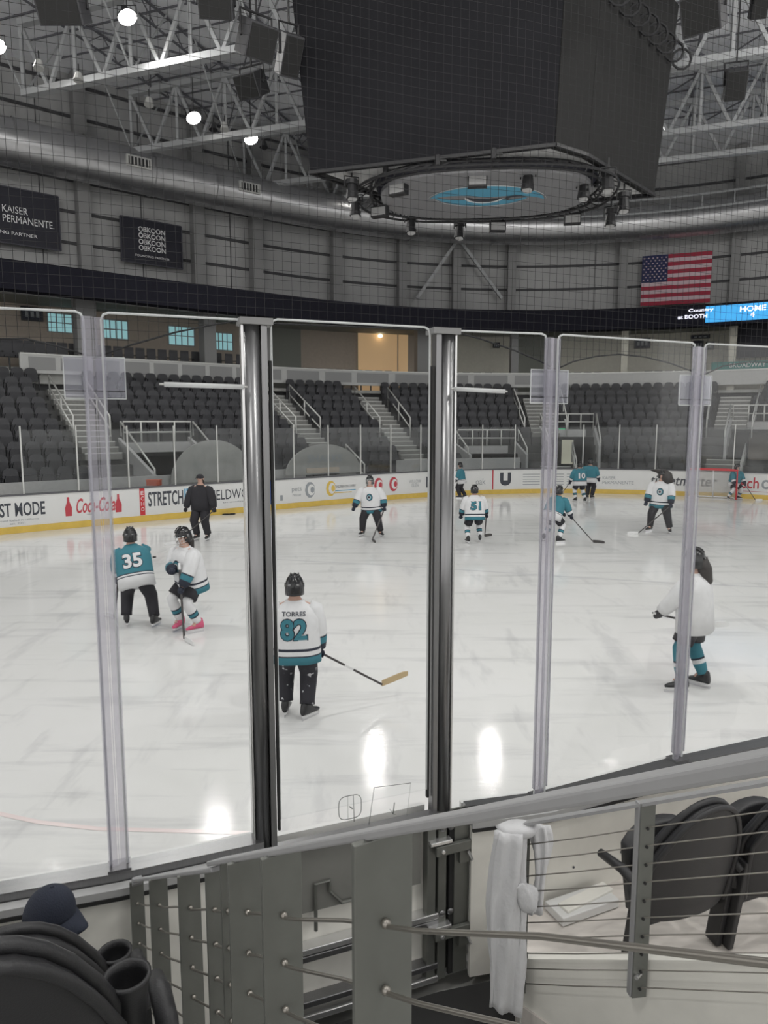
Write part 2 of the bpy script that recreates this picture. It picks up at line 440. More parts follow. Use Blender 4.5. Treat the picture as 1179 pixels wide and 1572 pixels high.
# slanting wall braces at the column behind the middle of the hall
for q in ((-1, 640), (1, 770)):
    s, z = hit(704 + 4 * q[0], 372, WD - .7); s2, z2 = hit(q[1], 458, WD - .5)
    g = MB(); g.bar(bp(s, WD - .7, z), bp(s2, WD - .5, z2), .16, .16, m_truss); 
    tag(g.build('wall_brace'), 'diagonal steel wall brace slanting down to the %s of the middle column' % ('west' if q[0] < 0 else 'east'), 'brace', 'wall braces')

# navy band (ribbon board) with soffit
g = MB(); strip(g, S0 - 6, S1 + 2, [(7.0, 7.85), (7.35, 7.80), (WD, 8.3), (WD, 9.05), (7.3, 8.95), (7.0, 8.85)], m_band)
struct('wall_band', g)
# concourse: deck, back wall, ceiling, columns
g = MB(); strip(g, S0 - 6, S1 + 2, [(8.7, 4.6), (16, 4.6), (16, 4.75), (8.7, 4.75)], m_conc); struct('floor_concourse', g)
g = MB(); strip(g, S0 - 6, S1 + 2, [(9, 8.25), (16, 8.25), (16, 8.4), (9, 8.4)], m_conw3); struct('ceiling_concourse', g)
CW = 13.0
sA = hit(408, 530, CW)[0]; sB = hit(650, 530, CW)[0]; sC = hit(790, 530, CW)[0]; sD = hit(860, 530, CW)[0]
g = MB(); strip(g, S0 - 6, sA, [(CW, 4.7), (CW + .2, 4.7), (CW + .2, 8.3), (CW, 8.3)], m_conw)
strip(g, sA, hit(462, 530, CW)[0], [(CW, 4.7), (CW + .2, 4.7), (CW + .2, 8.3), (CW, 8.3)], m_conw3)
strip(g, hit(462, 530, CW)[0], sB, [(CW, 4.7), (CW + .2, 4.7), (CW + .2, 8.3), (CW, 8.3)], m_conw)
strip(g, sB, sC, [(CW, 4.7), (CW + .2, 4.7), (CW + .2, 8.3), (CW, 8.3)], m_conw2)
strip(g, sC, sD, [(CW, 4.7), (CW + .2, 4.7), (CW + .2, 8.3), (CW, 8.3)], m_conw3)
strip(g, sD, S1 + 2, [(CW, 4.7), (CW + .2, 4.7), (CW + .2, 8.3), (CW, 8.3)], m_conw2)
struct('wall_concourse', g)
CCOL = [hit(q, 500, 9.7)[0] for q in (130, 318, 404, 648, 790, 960, 1127)]
for i, (px, wd) in enumerate([(130, .8), (318, .6), (404, .5), (648, .7), (790, .4), (960, .35), (1127, .35)]):
    s, _ = hit(px, 500, 9.7); t = btan(s)
    g = MB(); g.box(bp(s, 9.7, 6.5), (wd, .6, 3.7), m_colm if i < 5 else m_conw2, rz=math.atan2(t.y, t.x)); struct('column_%d' % (i + 21), g)
# windows of the concourse
for i, (x0, x1, y0, y1) in enumerate([(75, 122, 485, 508), (160, 195, 494, 518), (260, 297, 504, 528), (330, 356, 513, 536)]):
    sa, za = hit(x0, y1, CW - .05); sb, zb = hit(x1, y0, CW - .05)
    r = MB(); strip(r, sa - .05, sb + .05, [(CW - .04, za - .05), (CW, za - .05), (CW, zb + .05), (CW - .04, zb + .05)], m_fpanel)
    w_ = struct('window_%d' % (i + 1), r)
    r = MB(); strip(r, sa, sb, [(CW - .06, za), (CW - .04, za), (CW - .04, zb), (CW - .06, zb)], m_day); r.build('pane', parent=w_)
    r = MB()
    for k in (1, 2, 3): s = sa + (sb - sa) * k / 4; r.bar(bp(s, CW - .08, za), bp(s, CW - .08, zb), .05, .04, m_fpanel)
    r.bar(bp(sa, CW - .08, (za + zb) / 2), bp(sb, CW - .08, (za + zb) / 2), .05, .04, m_fpanel)
    r.build('glazing_bar', parent=w_)
# warm lit doorway
sa, za = hit(548, 556, CW - .02); sb, zb = hit(626, 513, CW - .02)
r = MB(); strip(r, sa, sb, [(CW - .05, 4.76), (CW - .02, 4.76), (CW - .02, zb), (CW - .05, zb)], m_warm)
d_ = struct('door_1', r)
r = MB(); s, z = hit(583, 516, CW - .2); r.ell(bp(s, CW - .3, z), (.14, .14, .10), m_warml); r.build('ceiling_globe', parent=d_, smooth=True)
r = MB(); s, z = hit(590, 540, CW - .2); r.bar(bp(s - .7, CW - .1, 4.76), bp(s - .7, CW - .1, zb), .08, .06, m_conw3); r.bar(bp(s + .35, CW - .1, 4.76), bp(s + .35, CW - .1, zb), .12, .06, m_conw); r.build('frame', parent=d_)

# stands: stepped concrete, with portals cut out
NR, RUN, RISE = 11, 0.68, 0.392
T0 = 0.40
def rowD(k): return 1.7 + RUN * k
def rowZ(k): return T0 + RISE * k
PORT = [(38.3, 1.3, 0, 4), (51.9, 1.1, 1, 3), (55.0, 0.85, 2, 5), (61.3, 0.95, 3, 6)]     # s, half width, first and last row of the opening
AISLE = [(36.0, .65), (45.2, .6), (48.8, .6), (54.2, .7), (60.3, .7)]
def in_port(s, k): return any(abs(s - c) < h + .38 and a <= k <= b for c, h, a, b in PORT)
def spread(s, D): return (bp(s + .1, D, 0) - bp(s - .1, D, 0)).length / .2
def in_aisle(s, D): return any(abs(s - c) * spread(s, D) < h + .33 for c, h in AISLE)
g = MB()
prof = [(0.55, 0.0)]
prof = [(1.15, -.1), (1.15, T0)]
for k in range(NR):
    prof += [(rowD(k) + .55, rowZ(k))] + ([(rowD(k) + .55, rowZ(k + 1))] if k < NR - 1 else [])
prof += [(9.2, rowZ(NR - 1)), (9.2, -.1)]
edges = sorted([S0 - 6, S1 + 2] + [c - h for c, h, a, b in PORT] + [c + h for c, h, a, b in PORT])
for a, b in zip(edges[:-1], edges[1:]):
    mid = (a + b) / 2; P = [q for q in PORT if abs(mid - q[0]) < q[1]]
    if not P: strip(g, a, b, prof, m_riser)
    else:
        c, h, r0, r1 = P[0]
        lo = [(1.15, -.1), (1.15, T0)]
        for k in range(r0): lo += [(rowD(k) + .55, rowZ(k)), (rowD(k) + .55, rowZ(k + 1))]
        lo[-1:] = [] if r0 else lo[-1:]
        lo += [(9.2, rowZ(max(r0 - 1, 0))), (9.2, -.1)]
        strip(g, a, b, lo, m_riser)
        hi = []
        for k in range(r1, NR):
            hi += [(rowD(k) - .13, rowZ(k)), (rowD(k) + .55, rowZ(k))]
        hi = [(rowD(r1) + .3, rowZ(r1) - .15)] + hi + [(9.2, rowZ(NR - 1)), (9.2, rowZ(r1) - .15)]
        strip(g, a, b, hi, m_riser)
struct('floor_stands', g)
g = MB(); strip(g, S0 - 6, S1 + 2, [(9.25, -.1), (9.45, -.1), (9.45, 4.59), (9.25, 4.59)], m_riser); struct('wall_stands_rear', g)

# portals: side walls, roof edge, doors
for i, (c, h, r0, r1) in enumerate(PORT):
    zb = rowZ(max(r0 - 1, 0)); zt = rowZ(r1) + .25
    r = MB()
    for q in (-1, 1):
        s = c + q * (h + .06); n = bnrm(s)
        a = bp(s, rowD(r0) - .2, 0); b = bp(s, rowD(r1) + .6, 0)
        r.hexa([V((a.x, a.y, zb)) - btan(s) * .06, V((a.x, a.y, zb)) + btan(s) * .06, V((b.x, b.y, zb)) + btan(s) * .06, V((b.x, b.y, zb)) - btan(s) * .06,
                V((a.x, a.y, rowZ(r0) + .8)) - btan(s) * .06, V((a.x, a.y, rowZ(r0) + .8)) + btan(s) * .06, V((b.x, b.y, zt + .3)) + btan(s) * .06, V((b.x, b.y, zt + .3)) - btan(s) * .06], m_ledge)
    o = struct('wall_portal_%d' % (i + 1), r)
    r = MB(); rz = math.atan2(btan(c).y, btan(c).x)
    r.box(bp(c, rowD(r1) + .3, rowZ(r1) + .12), (2 * h, .12, .5), m_ledge, rz=rz)
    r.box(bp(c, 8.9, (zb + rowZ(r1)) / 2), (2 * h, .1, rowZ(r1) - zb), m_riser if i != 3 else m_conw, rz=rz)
    r.build('lintel', parent=o)

# aisle steps
STL = ['nearest the windowed end', 'behind the round sign', 'left of the middle portal', 'beside the lit exit doorway', 'behind the goal net']
for i, (c, h) in enumerate(AISLE):
    rz = math.atan2(btan(c).y, btan(c).x); flights = []; cur = None
    for k in range(2 * NR - 1):
        D = rowD(0) - .45 + RUN * k / 2; z = T0 + RISE * k / 2
        if (c == 36.0 and k < 8) or any(abs(c - q[0]) < q[1] + h * .6 and q[2] <= k / 2 <= q[3] for q in PORT): cur = None; continue
        if cur is None: cur = MB(); flights.append(cur)
        cur.box(bp(c, D + RUN / 4, z - RISE / 4 + .02), (2 * h, RUN / 2, RISE / 2 + .05), m_stair, rz=rz)
        cur.box(bp(c, D + .02, z + .03), (2 * h, .05, .035), m_hrail, rz=rz)
    for j, f_ in enumerate(flights):
        pre = '' if len(flights) == 1 else ('upper ' if j else 'lower ')
        tag(f_.build('stair_flight'), pre + 'grey stair flight with pale nosings in the far stands ' + STL[i], 'stairs', 'stair flights of the far stands')

# far boards
def boards(s0, s1):
    root = empty('dasher_boards', bp((s0 + s1) / 2, 0, 0), label='long white rink boards with yellow kick strip and printed advertisements on the far side', cat='rink boards')
    L = root.location
    def part(name, prof, m):
        r = MB(); strip(r, s0, s1, prof, m, st=.6); o = r.build(name, parent=root); o.location = -L; return o
    part('kick_plate', [(-.03, 0.001), (.1, 0.001), (.1, .19), (-.03, .19)], m_yellow)
    part('board_panel', [(0, .19), (.1, .19), (.1, 1.05), (0, 1.05)], m_white)
    part('cap_rail', [(-.04, 1.05), (.16, 1.05), (.16, 1.09), (-.04, 1.09)], m_cap)
    return root, L
bd, BLc = boards(S0 - 6, S1 + 2)
# ledge wall between boards and first row on the side stretch (shows above the boards)
r = MB(); strip(r, S0 - 6, 42.6, [(1.15, T0), (1.27, T0), (1.27, 1.33), (1.15, 1.33)], m_ledge); strip(r, 47, 52.5, [(1.15, T0), (1.27, T0), (1.27, 1.5), (1.15, 1.5)], m_ledge)
struct('wall_parapet', r)

ADN = []
def ad_part(r, nm):
    o = r.build(nm, parent=bd, fix=False); o.location = -BLc; ADN.append(o); return o
def badd(txt, x0, x1, z0, z1, m, D=-.006, **k):
    sa = hit(x0, 760, 0)[0]; sb = hit(x1, 760, 0)[0]
    r = MB(); text_on(r, txt, lambda u, v: bp(sa + (sb - sa) * u, D, z0 + (z1 - z0) * v), m, **k); ad_part(r, 'advert_lettering')
def brect(x0, x1, z0, z1, m, D=-.004):
    sa = hit(x0, 760, 0)[0]; sb = hit(x1, 760, 0)[0]
    g_ = [[bp(s, D, z) for s in srange(sa, sb, .3)] for z in (z0, z1)]; r = MB(); r.sheet(g_, m); ad_part(r, 'advert_block')
badd('FAST MODE', -22, 68, .47, .86, m_textd, bold=.02)
badd('a brand fueled in california', -10, 58, .34, .40, m_textg); badd('est. 2011', 12, 36, .25, .31, m_textg)
badd('Coca-Cola', 116, 176, .42, .86, m_redd, shear=.35, bold=.015); badd('trademark', 132, 142, .36, .40, m_textd)
for bx in (104, 181):
    sa = hit(bx, 760, 0)[0]
    r = MB(); r.add([bp(sa + u, -.006, z) for u, z in ((-.09, .36), (.09, .36), (.10, .6), (.035, .78), (.03, .92), (-.03, .92), (-.035, .78), (-.10, .6))], [tuple(range(8))], m_redd); ad_part(r, 'bottle_emblem')
brect(214, 222, .2, 1.05, m_red); 
for k, ch in enumerate('ECHO'): badd(ch, 216, 220.5, .84 - .17 * k, .96 - .17 * k, m_wtext)
badd('STRETCH', 227, 281, .45, .92, m_textd, bold=.02); badd('IT', 283, 296, .5, .95, m_textb, bold=.02)
badd('FIELDWORK', 322, 398, .5, .84, m_textd, bold=.0); badd('brewing', 342, 378, .36, .43, m_textg)
brect(410, 418, .2, 1.05, m_blue)
badd('pets', 448, 463, .55, .75, m_textg); badd('rescue', 449, 462, .42, .5, m_textg)
brect(430, 434, .3, .5, m_textg)
for (x, m) in ((476, m_textg), (508, m_yellow), (581, m_redd), (604, m_redd)):
    sa = hit(x, 760, 0)[0]; r = MB()
    for k in range(3):
        r.add([bp(sa + .22 * math.cos(a) * (1 - .3 * k) + .05 * k, -.006 - .001 * k, .62 + .3 * math.sin(a) * (1 - .3 * k)) for a in [i * math.pi / 5 for i in range(10)]], [tuple(range(10))], m if k % 2 == 0 else m_white)
    ad_part(r, 'round_emblem')
badd('CHILDREN DISCOVERY', 514, 546, .62, .72, m_textd); brect(514, 546, .5, .53, m_textb); brect(514, 540, .42, .45, m_yellow)
badd('WILLOW\nGLEN', 628, 646, .45, .75, m_textg); badd('N', 654, 664, .4, .85, m_textd, bold=.03)
badd('alto', 702, 716, .5, .68, m_textg); badd('oak', 730, 745, .42, .7, m_textg)
brect(755, 757, .2, 1.05, m_redd)
badd('U', 767, 784, .35, .92, m_textd, bold=.06); brect(771, 780, .5, .58, m_textd)
for k in range(5): brect(802, 828, .38 + .11 * k, .41 + .11 * k, m_textg)
for k in range(5): brect(850, 876, .38 + .11 * k, .41 + .11 * k, m_textg)
badd('2', 895, 915, .45, .9, m_textb, bold=.04)
badd('KAISER', 924, 944, .62, .76, m_textg); badd('PERMANENTE', 924, 972, .42, .56, m_textg)
badd('ticketmaster', 998, 1100, .42, .86, m_textd, shear=.2, bold=.012)
badd('tech', 1128, 1164, .42, .88, m_redd, bold=.015); badd('cu', 1168, 1192, .42, .80, m_textg, bold=.015)
brect(1128, 1190, .3, .315, m_redd)

# ================================================================== FAR GLASS
fp = MB(); fp.box((0, 0, .95), (.035, .05, 1.9), m_hrail); post0 = fp.build('glass_post')
tag(post0, 'slim pale upright holding the far rink glass above the white boards', 'post', 'uprights of the far glass')
first = True
ss = list(np.arange(32.4, 64.5, 1.5))
for i, s in enumerate(ss):
    p = bp(s, .05, 1.09); o = post0 if i == 0 else copy_tree(post0)
    o.location = p; o.rotation_euler = (0, 0, math.atan2(btan(s).y, btan(s).x))
for a, b in zip(ss[:-1], ss[1:]):
    r = MB(); A = bp(a + .03, .05, 1.09); B_ = bp(b - .03, .05, 1.09); r.bar((A + V((0, 0, .9))), (B_ + V((0, 0, .9))), 1.8, .012, m_glass_far, side=(0, 0, 1))
    o = r.build('glass_sheet'); tag(o, 'clear sheet of far rink glass between two slim uprights', 'glass', 'sheets of the far glass')

# ================================================================== SEATS OF THE FAR STANDS
def seat_far():
    r = MB()
    # back: rounded top slab, leaning away; local +y away from the ice
    prof = [(-.22, .42), (-.23, .70), (-.19, .83), (-.10, .88), (.10, .88), (.19, .83), (.23, .70), (.22, .42)]
    g0 = [V((x, .10 + (z - .42) * .18, z)) for x, z in prof]; g1 = [p + V((0, .06, 0)) for p in g0]; n = len(prof)
    r.add(g0 + g1, [tuple(range(n)), tuple(range(n, 2 * n))[::-1]] + [(i, (i + 1) % n, n + (i + 1) % n, n + i) for i in range(n)], m_seat)
    # folded pan in front of the back
    pr = [(-.19, .34), (-.21, .52), (-.16, .66), (.16, .66), (.21, .52), (.19, .34)]; n = len(pr)
    g0 = [V((x, -.02 + (z - .3) * .10, z)) for x, z in pr]; g1 = [p + V((0, .09, 0)) for p in g0]
    r.add(g0 + g1, [tuple(range(n)), tuple(range(n, 2 * n))[::-1]] + [(i, (i + 1) % n, n + (i + 1) % n, n + i) for i in range(n)], m_seat2)
    for x in (-.25, .25): r.box((x, .06, .31), (.03, .10, .62), m_seat2); r.box((x, -.02, .62), (.05, .28, .03), m_seat2)
    return r
sm = seat_far(); proto = sm.build('arena_seat')
cand = []
for k in range(NR):
    s = 25.2 + (k % 2) * .1
    while s < 66:
        if not in_aisle(s, rowD(k)) and not in_port(s, k) and not any(abs(s - q[0]) < q[1] + .3 and k < q[2] for q in PORT):
            p = bp(s, rowD(k), rowZ(k)); px, py = proj(p + V((0, 0, .7)))
            if -40 < px < 1225: cand.append(((p - V((0, 0, EYE))).length, s, k))
        s += .53 / spread(s, rowD(k))
cand.sort()
near_s, rest = cand[:296], cand[296:]
for i, (_, s, k) in enumerate(near_s):
    o = proto if i == 0 else proto.copy()
    if i: COL.objects.link(o)
    o.location = bp(s, rowD(k), rowZ(k)); o.rotation_euler = (0, 0, math.atan2(btan(s).y, btan(s).x))
    tag(o, 'charcoal folding seat in the side stands beyond the far boards', 'seat', 'charcoal seats of the side stands')
big = MB()
bv, bf, bmm = sm.v, sm.f, sm.m
for m in sm.mats: big.mi(m)
for _, s, k in rest:
    M = Matrix.Translation(bp(s, rowD(k), rowZ(k))) @ Matrix.Rotation(math.atan2(btan(s).y, btan(s).x), 4, 'Z')
    b = len(big.v); big.v += [tuple(M @ V(v)) for v in bv]; big.f += [[i + b for i in f] for f in bf]; big.m += bmm
o = big.build('arena_seating', fix=False); tag(o, 'mass of charcoal folding seats filling the rest of the stands towards the goal end', 'seating', kind='stuff')

# stand handrails
def handrail(name, pts_list, label, group=None):
    r = MB()
    for pts in pts_list: r.tube(pts, .035, m_hrail, seg=6)
    o = r.build(name, smooth=True); tag(o, label, 'handrail', group); return o
def slope_rail(s, k0, k1, label, off=0.0, h=.95):
    a = bp(s + off, rowD(k0), rowZ(k0)); b = bp(s + off, rowD(k1), rowZ(k1)); up = V((0, 0, h)); mid = V((0, 0, h * .5))
    L = [[a, a + up, b + up, b], [a + mid, b + mid]]
    m_ = (a + b) / 2; L.append([m_, m_ + up])
    return handrail('stair_handrail', L, label, 'sloping stair rails of the far stands')
names = {36.0: 'by the windowed end of the stands', 45.2: 'behind the round table graphic', 48.8: 'by the landing left of centre', 54.2: 'by the lit exit doorway', 60.3: 'behind the goal net'}
for c, h in AISLE:
    slope_rail(c, 5, 9, 'pale tube rail on the upper stairs %s, western side' % names[c], -h)
    slope_rail(c, 5, 9, 'pale tube rail on the upper stairs %s, eastern side' % names[c], h)
    if c != 36.0: slope_rail(c, 0, 2, 'short pale tube rail at the stair foot %s' % names[c], h)
for i, (c, h, r0, r1) in enumerate(PORT):
    a = bp(c - h, rowD(r1) + .3, rowZ(r1) + .35); b = bp(c + h, rowD(r1) + .3, rowZ(r1) + .35); u = V((0, 0, .8))
    L = [[a, a + u, b + u, b], [a + u * .5, b + u * .5]] + [[a + (b - a) * t, a + (b - a) * t + u] for t in (.25, .5, .75)]
    for q in (-1, 1):
        a = bp(c + q * (h + .1), rowD(r0), rowZ(r0) + .75); b = bp(c + q * (h + .1), rowD(r1) + .3, rowZ(r1) + .6)
        L += [[a, a + V((0, 0, .35)), b + V((0, 0, .55)), b]]
    handrail('portal_railing', L, 'pale railing around the portal opening %s' % ['nearest the windowed end', 'right of the steel gate post', 'with the lit doorway', 'with the brown back wall'][i], 'portal railings')
# exit signs and lit door
for i, (x, y, D) in enumerate([(861, 661, 5.6), (1162, 659, 6.5)]):
    s, z = hit(x, y, D); r = MB(); rz = math.atan2(btan(s).y, btan(s).x); r.box((0, 0, 0), (.42, .06, .2), m_green, rz=0)
    text_on(r, 'EXIT', lambda u, v: V((-.16 + .32 * u, -.035, -.06 + .12 * v)), m_wtext)
    o = r.build('exit_sign', loc=bp(s, D, z)); o.rotation_euler = (0, 0, rz)
    tag(o, ['small green glowing exit sign over the lit doorway', 'small green glowing exit sign over the brown portal'][i], 'sign', 'exit signs')
s, z = hit(871, 680, 8.8); rz = math.atan2(btan(s).y, btan(s).x)
r = MB(); r.box(bp(s, 8.7, rowZ(1) + .95), (.62, .06, 1.9), m_doorl, rz=rz); d2 = struct('door_2', r)

# fascia of the concourse with panels
g = MB(); strip(g, hit(30, 540, 8.9)[0], S1 + 1, [(8.92, 5.02), (9.1, 5.02), (9.1, 5.78), (8.92, 5.78)], m_fascia); strip(g, hit(30, 540, 8.9)[0], S1 + 1, [(8.88, 5.74), (9.14, 5.74), (9.14, 5.80), (8.88, 5.80)], m_hrail)
fas = struct('wall_fascia', g)
g = MB(); s = hit(40, 540, 8.9)[0]
while s < hit(850, 580, 8.9)[0]:
    strip(g, s + .08, s + 1.12, [(8.89, 5.16), (8.92, 5.16), (8.92, 5.66), (8.89, 5.66)], m_fpanel, st=.6); s += 1.25
g.build('infill_panel', parent=fas)
# concourse high chairs behind the fascia
r = MB(); r.box((0, 0, .55), (.38, .36, .08), m_seat2); r.box((0, .17, .85), (.40, .05, .5), m_seat); r.box((0, -.1, .27), (.06, .06, .55), m_blackm); r.tube([(-.21, -.16, .72), (-.21, .17, .74)], .02, m_blackm, 6); r.tube([(.21, -.16, .72), (.21, .17, .74)], .02, m_blackm, 6)
ch0 = r.build('concourse_chair', bevel=.02); n = 0
for px0, px1, st in [(-20, 385, 17.0), (418, 640, 15.0), (700, 765, 17.0), (872, 1055, 15.5)]:
    for D in ((9.5, 10.3) if px0 < 0 else (9.5,)):
        x = px0
        while x < px1:
            s, _ = hit(x, 560, D)
            if D < 10 and any(abs(s - cs_) < .75 for cs_ in CCOL): x += st; continue
            o = ch0 if n == 0 else ch0.copy()
            if n: COL.objects.link(o)
            n += 1; o.location = bp(s, D, 4.78 + (.35 if px0 < 0 else .0) + (.2 if D > 10 else 0)); o.rotation_euler = (0, 0, math.atan2(btan(s).y, btan(s).x))
            if px0 < 0: tag(o, 'dark chair on the concourse beneath the bright windows', 'chair', 'dark chairs beneath the windows')
            elif px0 == 410: tag(o, 'dark chair on the concourse in front of the warm lit doorway', 'chair', 'dark chairs before the warm doorway')
            elif px0 == 700: tag(o, 'dark chair on the concourse against the pale wall right of the gate', 'chair', 'spaced dark chairs on the concourse')
            else: tag(o, 'dark chair on the concourse below the flag', 'chair', 'dark chairs below the flag')
            x += st
# raised plinth for the two rows under the windows
g = MB(); strip(g, S0 - 6, hit(395, 560, 9.5)[0], [(9.2, 4.75), (10.9, 4.75), (10.9, 5.3), (9.9, 5.3), (9.9, 5.12), (9.2, 5.12)], m_conc); struct('floor_plinth', g)
# teal sign and dark blue board at the right end of the concourse
sa = hit(1092, 560, 9.0)[0]; sb = hit(1215, 560, 9.0)[0]
r = MB(); m_tsign = mat('sign_teal', (0.05, 0.22, 0.20), .6)
strip(r, sa, sb, [(9.04, 5.81), (9.10, 5.81), (9.10, 6.20), (9.04, 6.20)], m_tsign)
text_on(r, 'BROADWAY  3 - 10', lambda u, v: bp(sa + .5 + (sb - sa - .7) * u, 9.0, 5.9 + .22 * v), m_wtext)
tag(r.build('concourse_sign', fix=False), 'long teal sign with pale lettering at the end of the concourse railing', 'sign')
sa, z0 = hit(1130, 550, 10.4); sb, z1 = hit(1215, 497, 10.4)
r = MB(); strip(r, sa, sb, [(10.3, z0), (10.5, z0), (10.5, 8.2), (10.3, 8.2)], m_banner); tag(r.build('display_board'), 'large dark blue display board under the glowing ribbon screen', 'display')
# little menu screens
for i, (x, y, wd, hh) in enumerate([(986, 527, .9, .6), (1075, 517, 1.0, .22), (1072, 529, .55, .45), (1090, 531, .45, .42), (762, 530, .42, .32), (49, 482, .9, .6)]):
    s, z = hit(x, y, CW - .3); r = MB(); r.box((0, 0, 0), (wd, .08, hh), m_blackm); r.box((0, -.045, 0), (wd - .08, .01, hh - .08), m_navy)
    for q in range(3): r.box((-wd * .25 + wd * .25 * q, -.052, -.02), (wd * .15, .004, hh * .4), m_textg)
    o = r.build('wall_screen', loc=bp(s, CW - .3, z)); o.rotation_euler = (0, 0, math.atan2(btan(s).y, btan(s).x))
    tag(o, ['dark menu screen under a warm lamp below the flag', 'long narrow dark screen over the other two screens', 'small dark screen, left of the pair near the blue board', 'small dark screen, right of the pair near the blue board',
            'small dark screen on the pale concourse wall right of the gate', 'black screen on the brown wall by the windowed end'][i], 'screen')

# ribbon display
sa, z0 = hit(1083, 485, 6.96); sb = S1
r = MB(); strip(r, sa, sb, [(6.93, 8.0), (6.99, 8.0), (6.99, 8.78), (6.93, 8.78)], m_led)
text_on(r, 'HOME\n4', lambda u, v: bp(hit(1136, 475, 6.9)[0] + .75 * u, 6.91, 8.12 + .55 * v), m_ledw, bold=.02)
text_on(r, 'Country', lambda u, v: bp(hit(1057, 475, 6.9)[0] + .72 * u, 6.90, 8.50 + .20 * v), m_ledw, bold=.03)
text_on(r, 'at BOOTH', lambda u, v: bp(hit(1041, 478, 6.9)[0] + .85 * u, 6.90, 8.22 + .2 * v), m_ledw, bold=.03)
tag(r.build('ribbon_display', fix=False), 'glowing blue ribbon screen with white words on the navy band', 'display')

# wall banners
def quad_banner(name, px, D, label, draw):
    (x0, y0), (x1, y1) = px     # lower-left and upper-right picture points
    sa, za = hit(x0, y0, D); sb, zb = hit(x1, y1, D)
    a = bp(sa, D, za); b = bp(sb, D, za); wd = (b - a).length; rz = math.atan2((b - a).y, (b - a).x); hh = zb - za
    root = empty(name, a, rz, label, 'banner')
    r = MB(); r.box((wd / 2, .03, hh / 2), (wd, .05, hh), m_banner); r.build('panel', parent=root)
    r = MB()
    for q in ((wd / 2, 0, wd, .05), (wd / 2, hh, wd, .05), (0, hh / 2, .05, hh), (wd, hh / 2, .05, hh)): r.box((q[0], -.005, q[1]), (q[2], .06, q[3]), m_border)
    r.build('frame', parent=root)
    r = MB(); draw(r, wd, hh); r.build('lettering', parent=root, fix=False)
    return root
EXTRA = []
def tx(r, t, x0, x1, z0, z1, m=m_wtext, **k): text_on(r, t, lambda u, v: V((x0 + (x1 - x0) * u, -.012, z0 + (z1 - z0) * v)), m, **k)
def kp(r, W, H):
    tx(r, 'KAISER', W * .52, W * .73, H * .55, H * .68); tx(r, 'PERMANENTE.', W * .52, W * .95, H * .38, H * .51); tx(r, 'FOUNDING PARTNER', W * .30, W * .80, H * .16, H * .22)
    for k in range(4):     # three little figures under an arc
        cx = W * .38 + k * W * .03
        r.add([V((cx + .10 * math.cos(a), -.012, H * (.45 + .05 * k) + .16 * math.sin(a))) for a in [i * math.pi / 5 for i in range(10)]], [tuple(range(10))], m_wtext)
quad_banner('partner_banner', ((-98, 357), (89, 302)), 9.45, 'dark wall banner with a white two-line name, cut by the left picture edge', kp)
def ob(r, W, H):
    for k in range(4):
        q = MB(); tx(q, 'OBKOON', W * .28, W * .72, H * (.30 + .14 * k), H * (.42 + .14 * k), bold=.02); EXTRA.append(q)
    tx(r, 'FOUNDING PARTNER', W * .22, W * .78, H * .15, H * .20)
quad_banner('partner_banner', ((187, 400), (278, 348)), 9.45, 'dark square wall banner with white letters stacked in four rows', ob)
for q in EXTRA: q.build('lettering', parent=[o for o in COL.objects if o.name.startswith('partner_banner')][-1], fix=False)
# flag
sa, za = hit(983, 470, 9.3); sb, zb = hit(1094, 385, 9.3)
a = bp(sa, 9.3, za); b = bp(sb, 9.3, za); W_ = (b - a).length; H_ = zb - za; rz = math.atan2((b - a).y, (b - a).x)
fl = empty('wall_flag', a, rz, 'large red white and blue striped flag with stars hanging on the end wall', 'flag')
r = MB(); r.box((W_ / 2, .03, H_ / 2), (W_, .03, H_), m_flagw); r.build('cloth', parent=fl)
r = MB()
for k in range(7): r.box((W_ / 2, .010, H_ * (2 * k + .5) / 13), (W_, .012, H_ / 13), m_flagr)
r.build('red_stripe', parent=fl)
r = MB(); r.box((W_ * .19, .004, H_ * (1 - 3.5 / 13)), (W_ * .38, .014, H_ * 7 / 13), m_flagb)
for i in range(9):
    for j in range(11):
        if (i + j) % 2 == 0:
            c = V((W_ * .38 * (j + 1) / 12, -.006, H_ * (6 / 13 + 7 / 13 * (i + 1) / 10))); R_ = H_ * .022
            pts = [c + V((R_ * (1 if q % 2 == 0 else .4) * math.sin(q * math.pi / 5), 0, R_ * (1 if q % 2 == 0 else .4) * math.cos(q * math.pi / 5))) for q in range(10)]
            r.add(pts, [tuple(range(10))], m_flagw)
r.build('star_field', parent=fl)

# ================================================================== DUCT, TRUSSES
DUC = 8.3; DZ = 13.35; DR = .85
sp = srange(S0 - 6, S1 + 2, .8)
root = empty('air_duct', bp(45, DUC, DZ), label='long round galvanised air duct running along the top of the far walls', cat='duct'); L0 = root.location.copy()
r = MB(); r.tube([bp(s, DUC, DZ) - L0 for s in sp], DR, m_duct, seg=20); r.build('duct_pipe', parent=root, smooth=True)
s = S0 - 5; 
while s < S1 + 1:
    r = MB(); r.tube([bp(s - .03, DUC, DZ) - L0, bp(s + .03, DUC, DZ) - L0], DR + .035, m_duct, seg=20, caps=False); r.build('joint_ring', parent=root, smooth=True)
    s += 2.6
for px, py in ((212, 232), (383, 285)):
    s, z = hit(px, py, DUC - DR); r = MB(); rz = math.atan2(btan(s).y, btan(s).x)
    c = bp(s, DUC - DR - .02, DZ + .05) - L0; r.box(c, (1.0, .12, .42), m_hrail, rz=rz); r.box(c - bnrm(s) * .05, (.86, .06, .30), m_blackm, rz=rz)
    for k in range(6): r.box(c - bnrm(s) * .08 + btan(s) * (-.36 + .145 * k), (.05, .04, .3), m_hrail, rz=rz)
    r.build('supply_grille', parent=root)
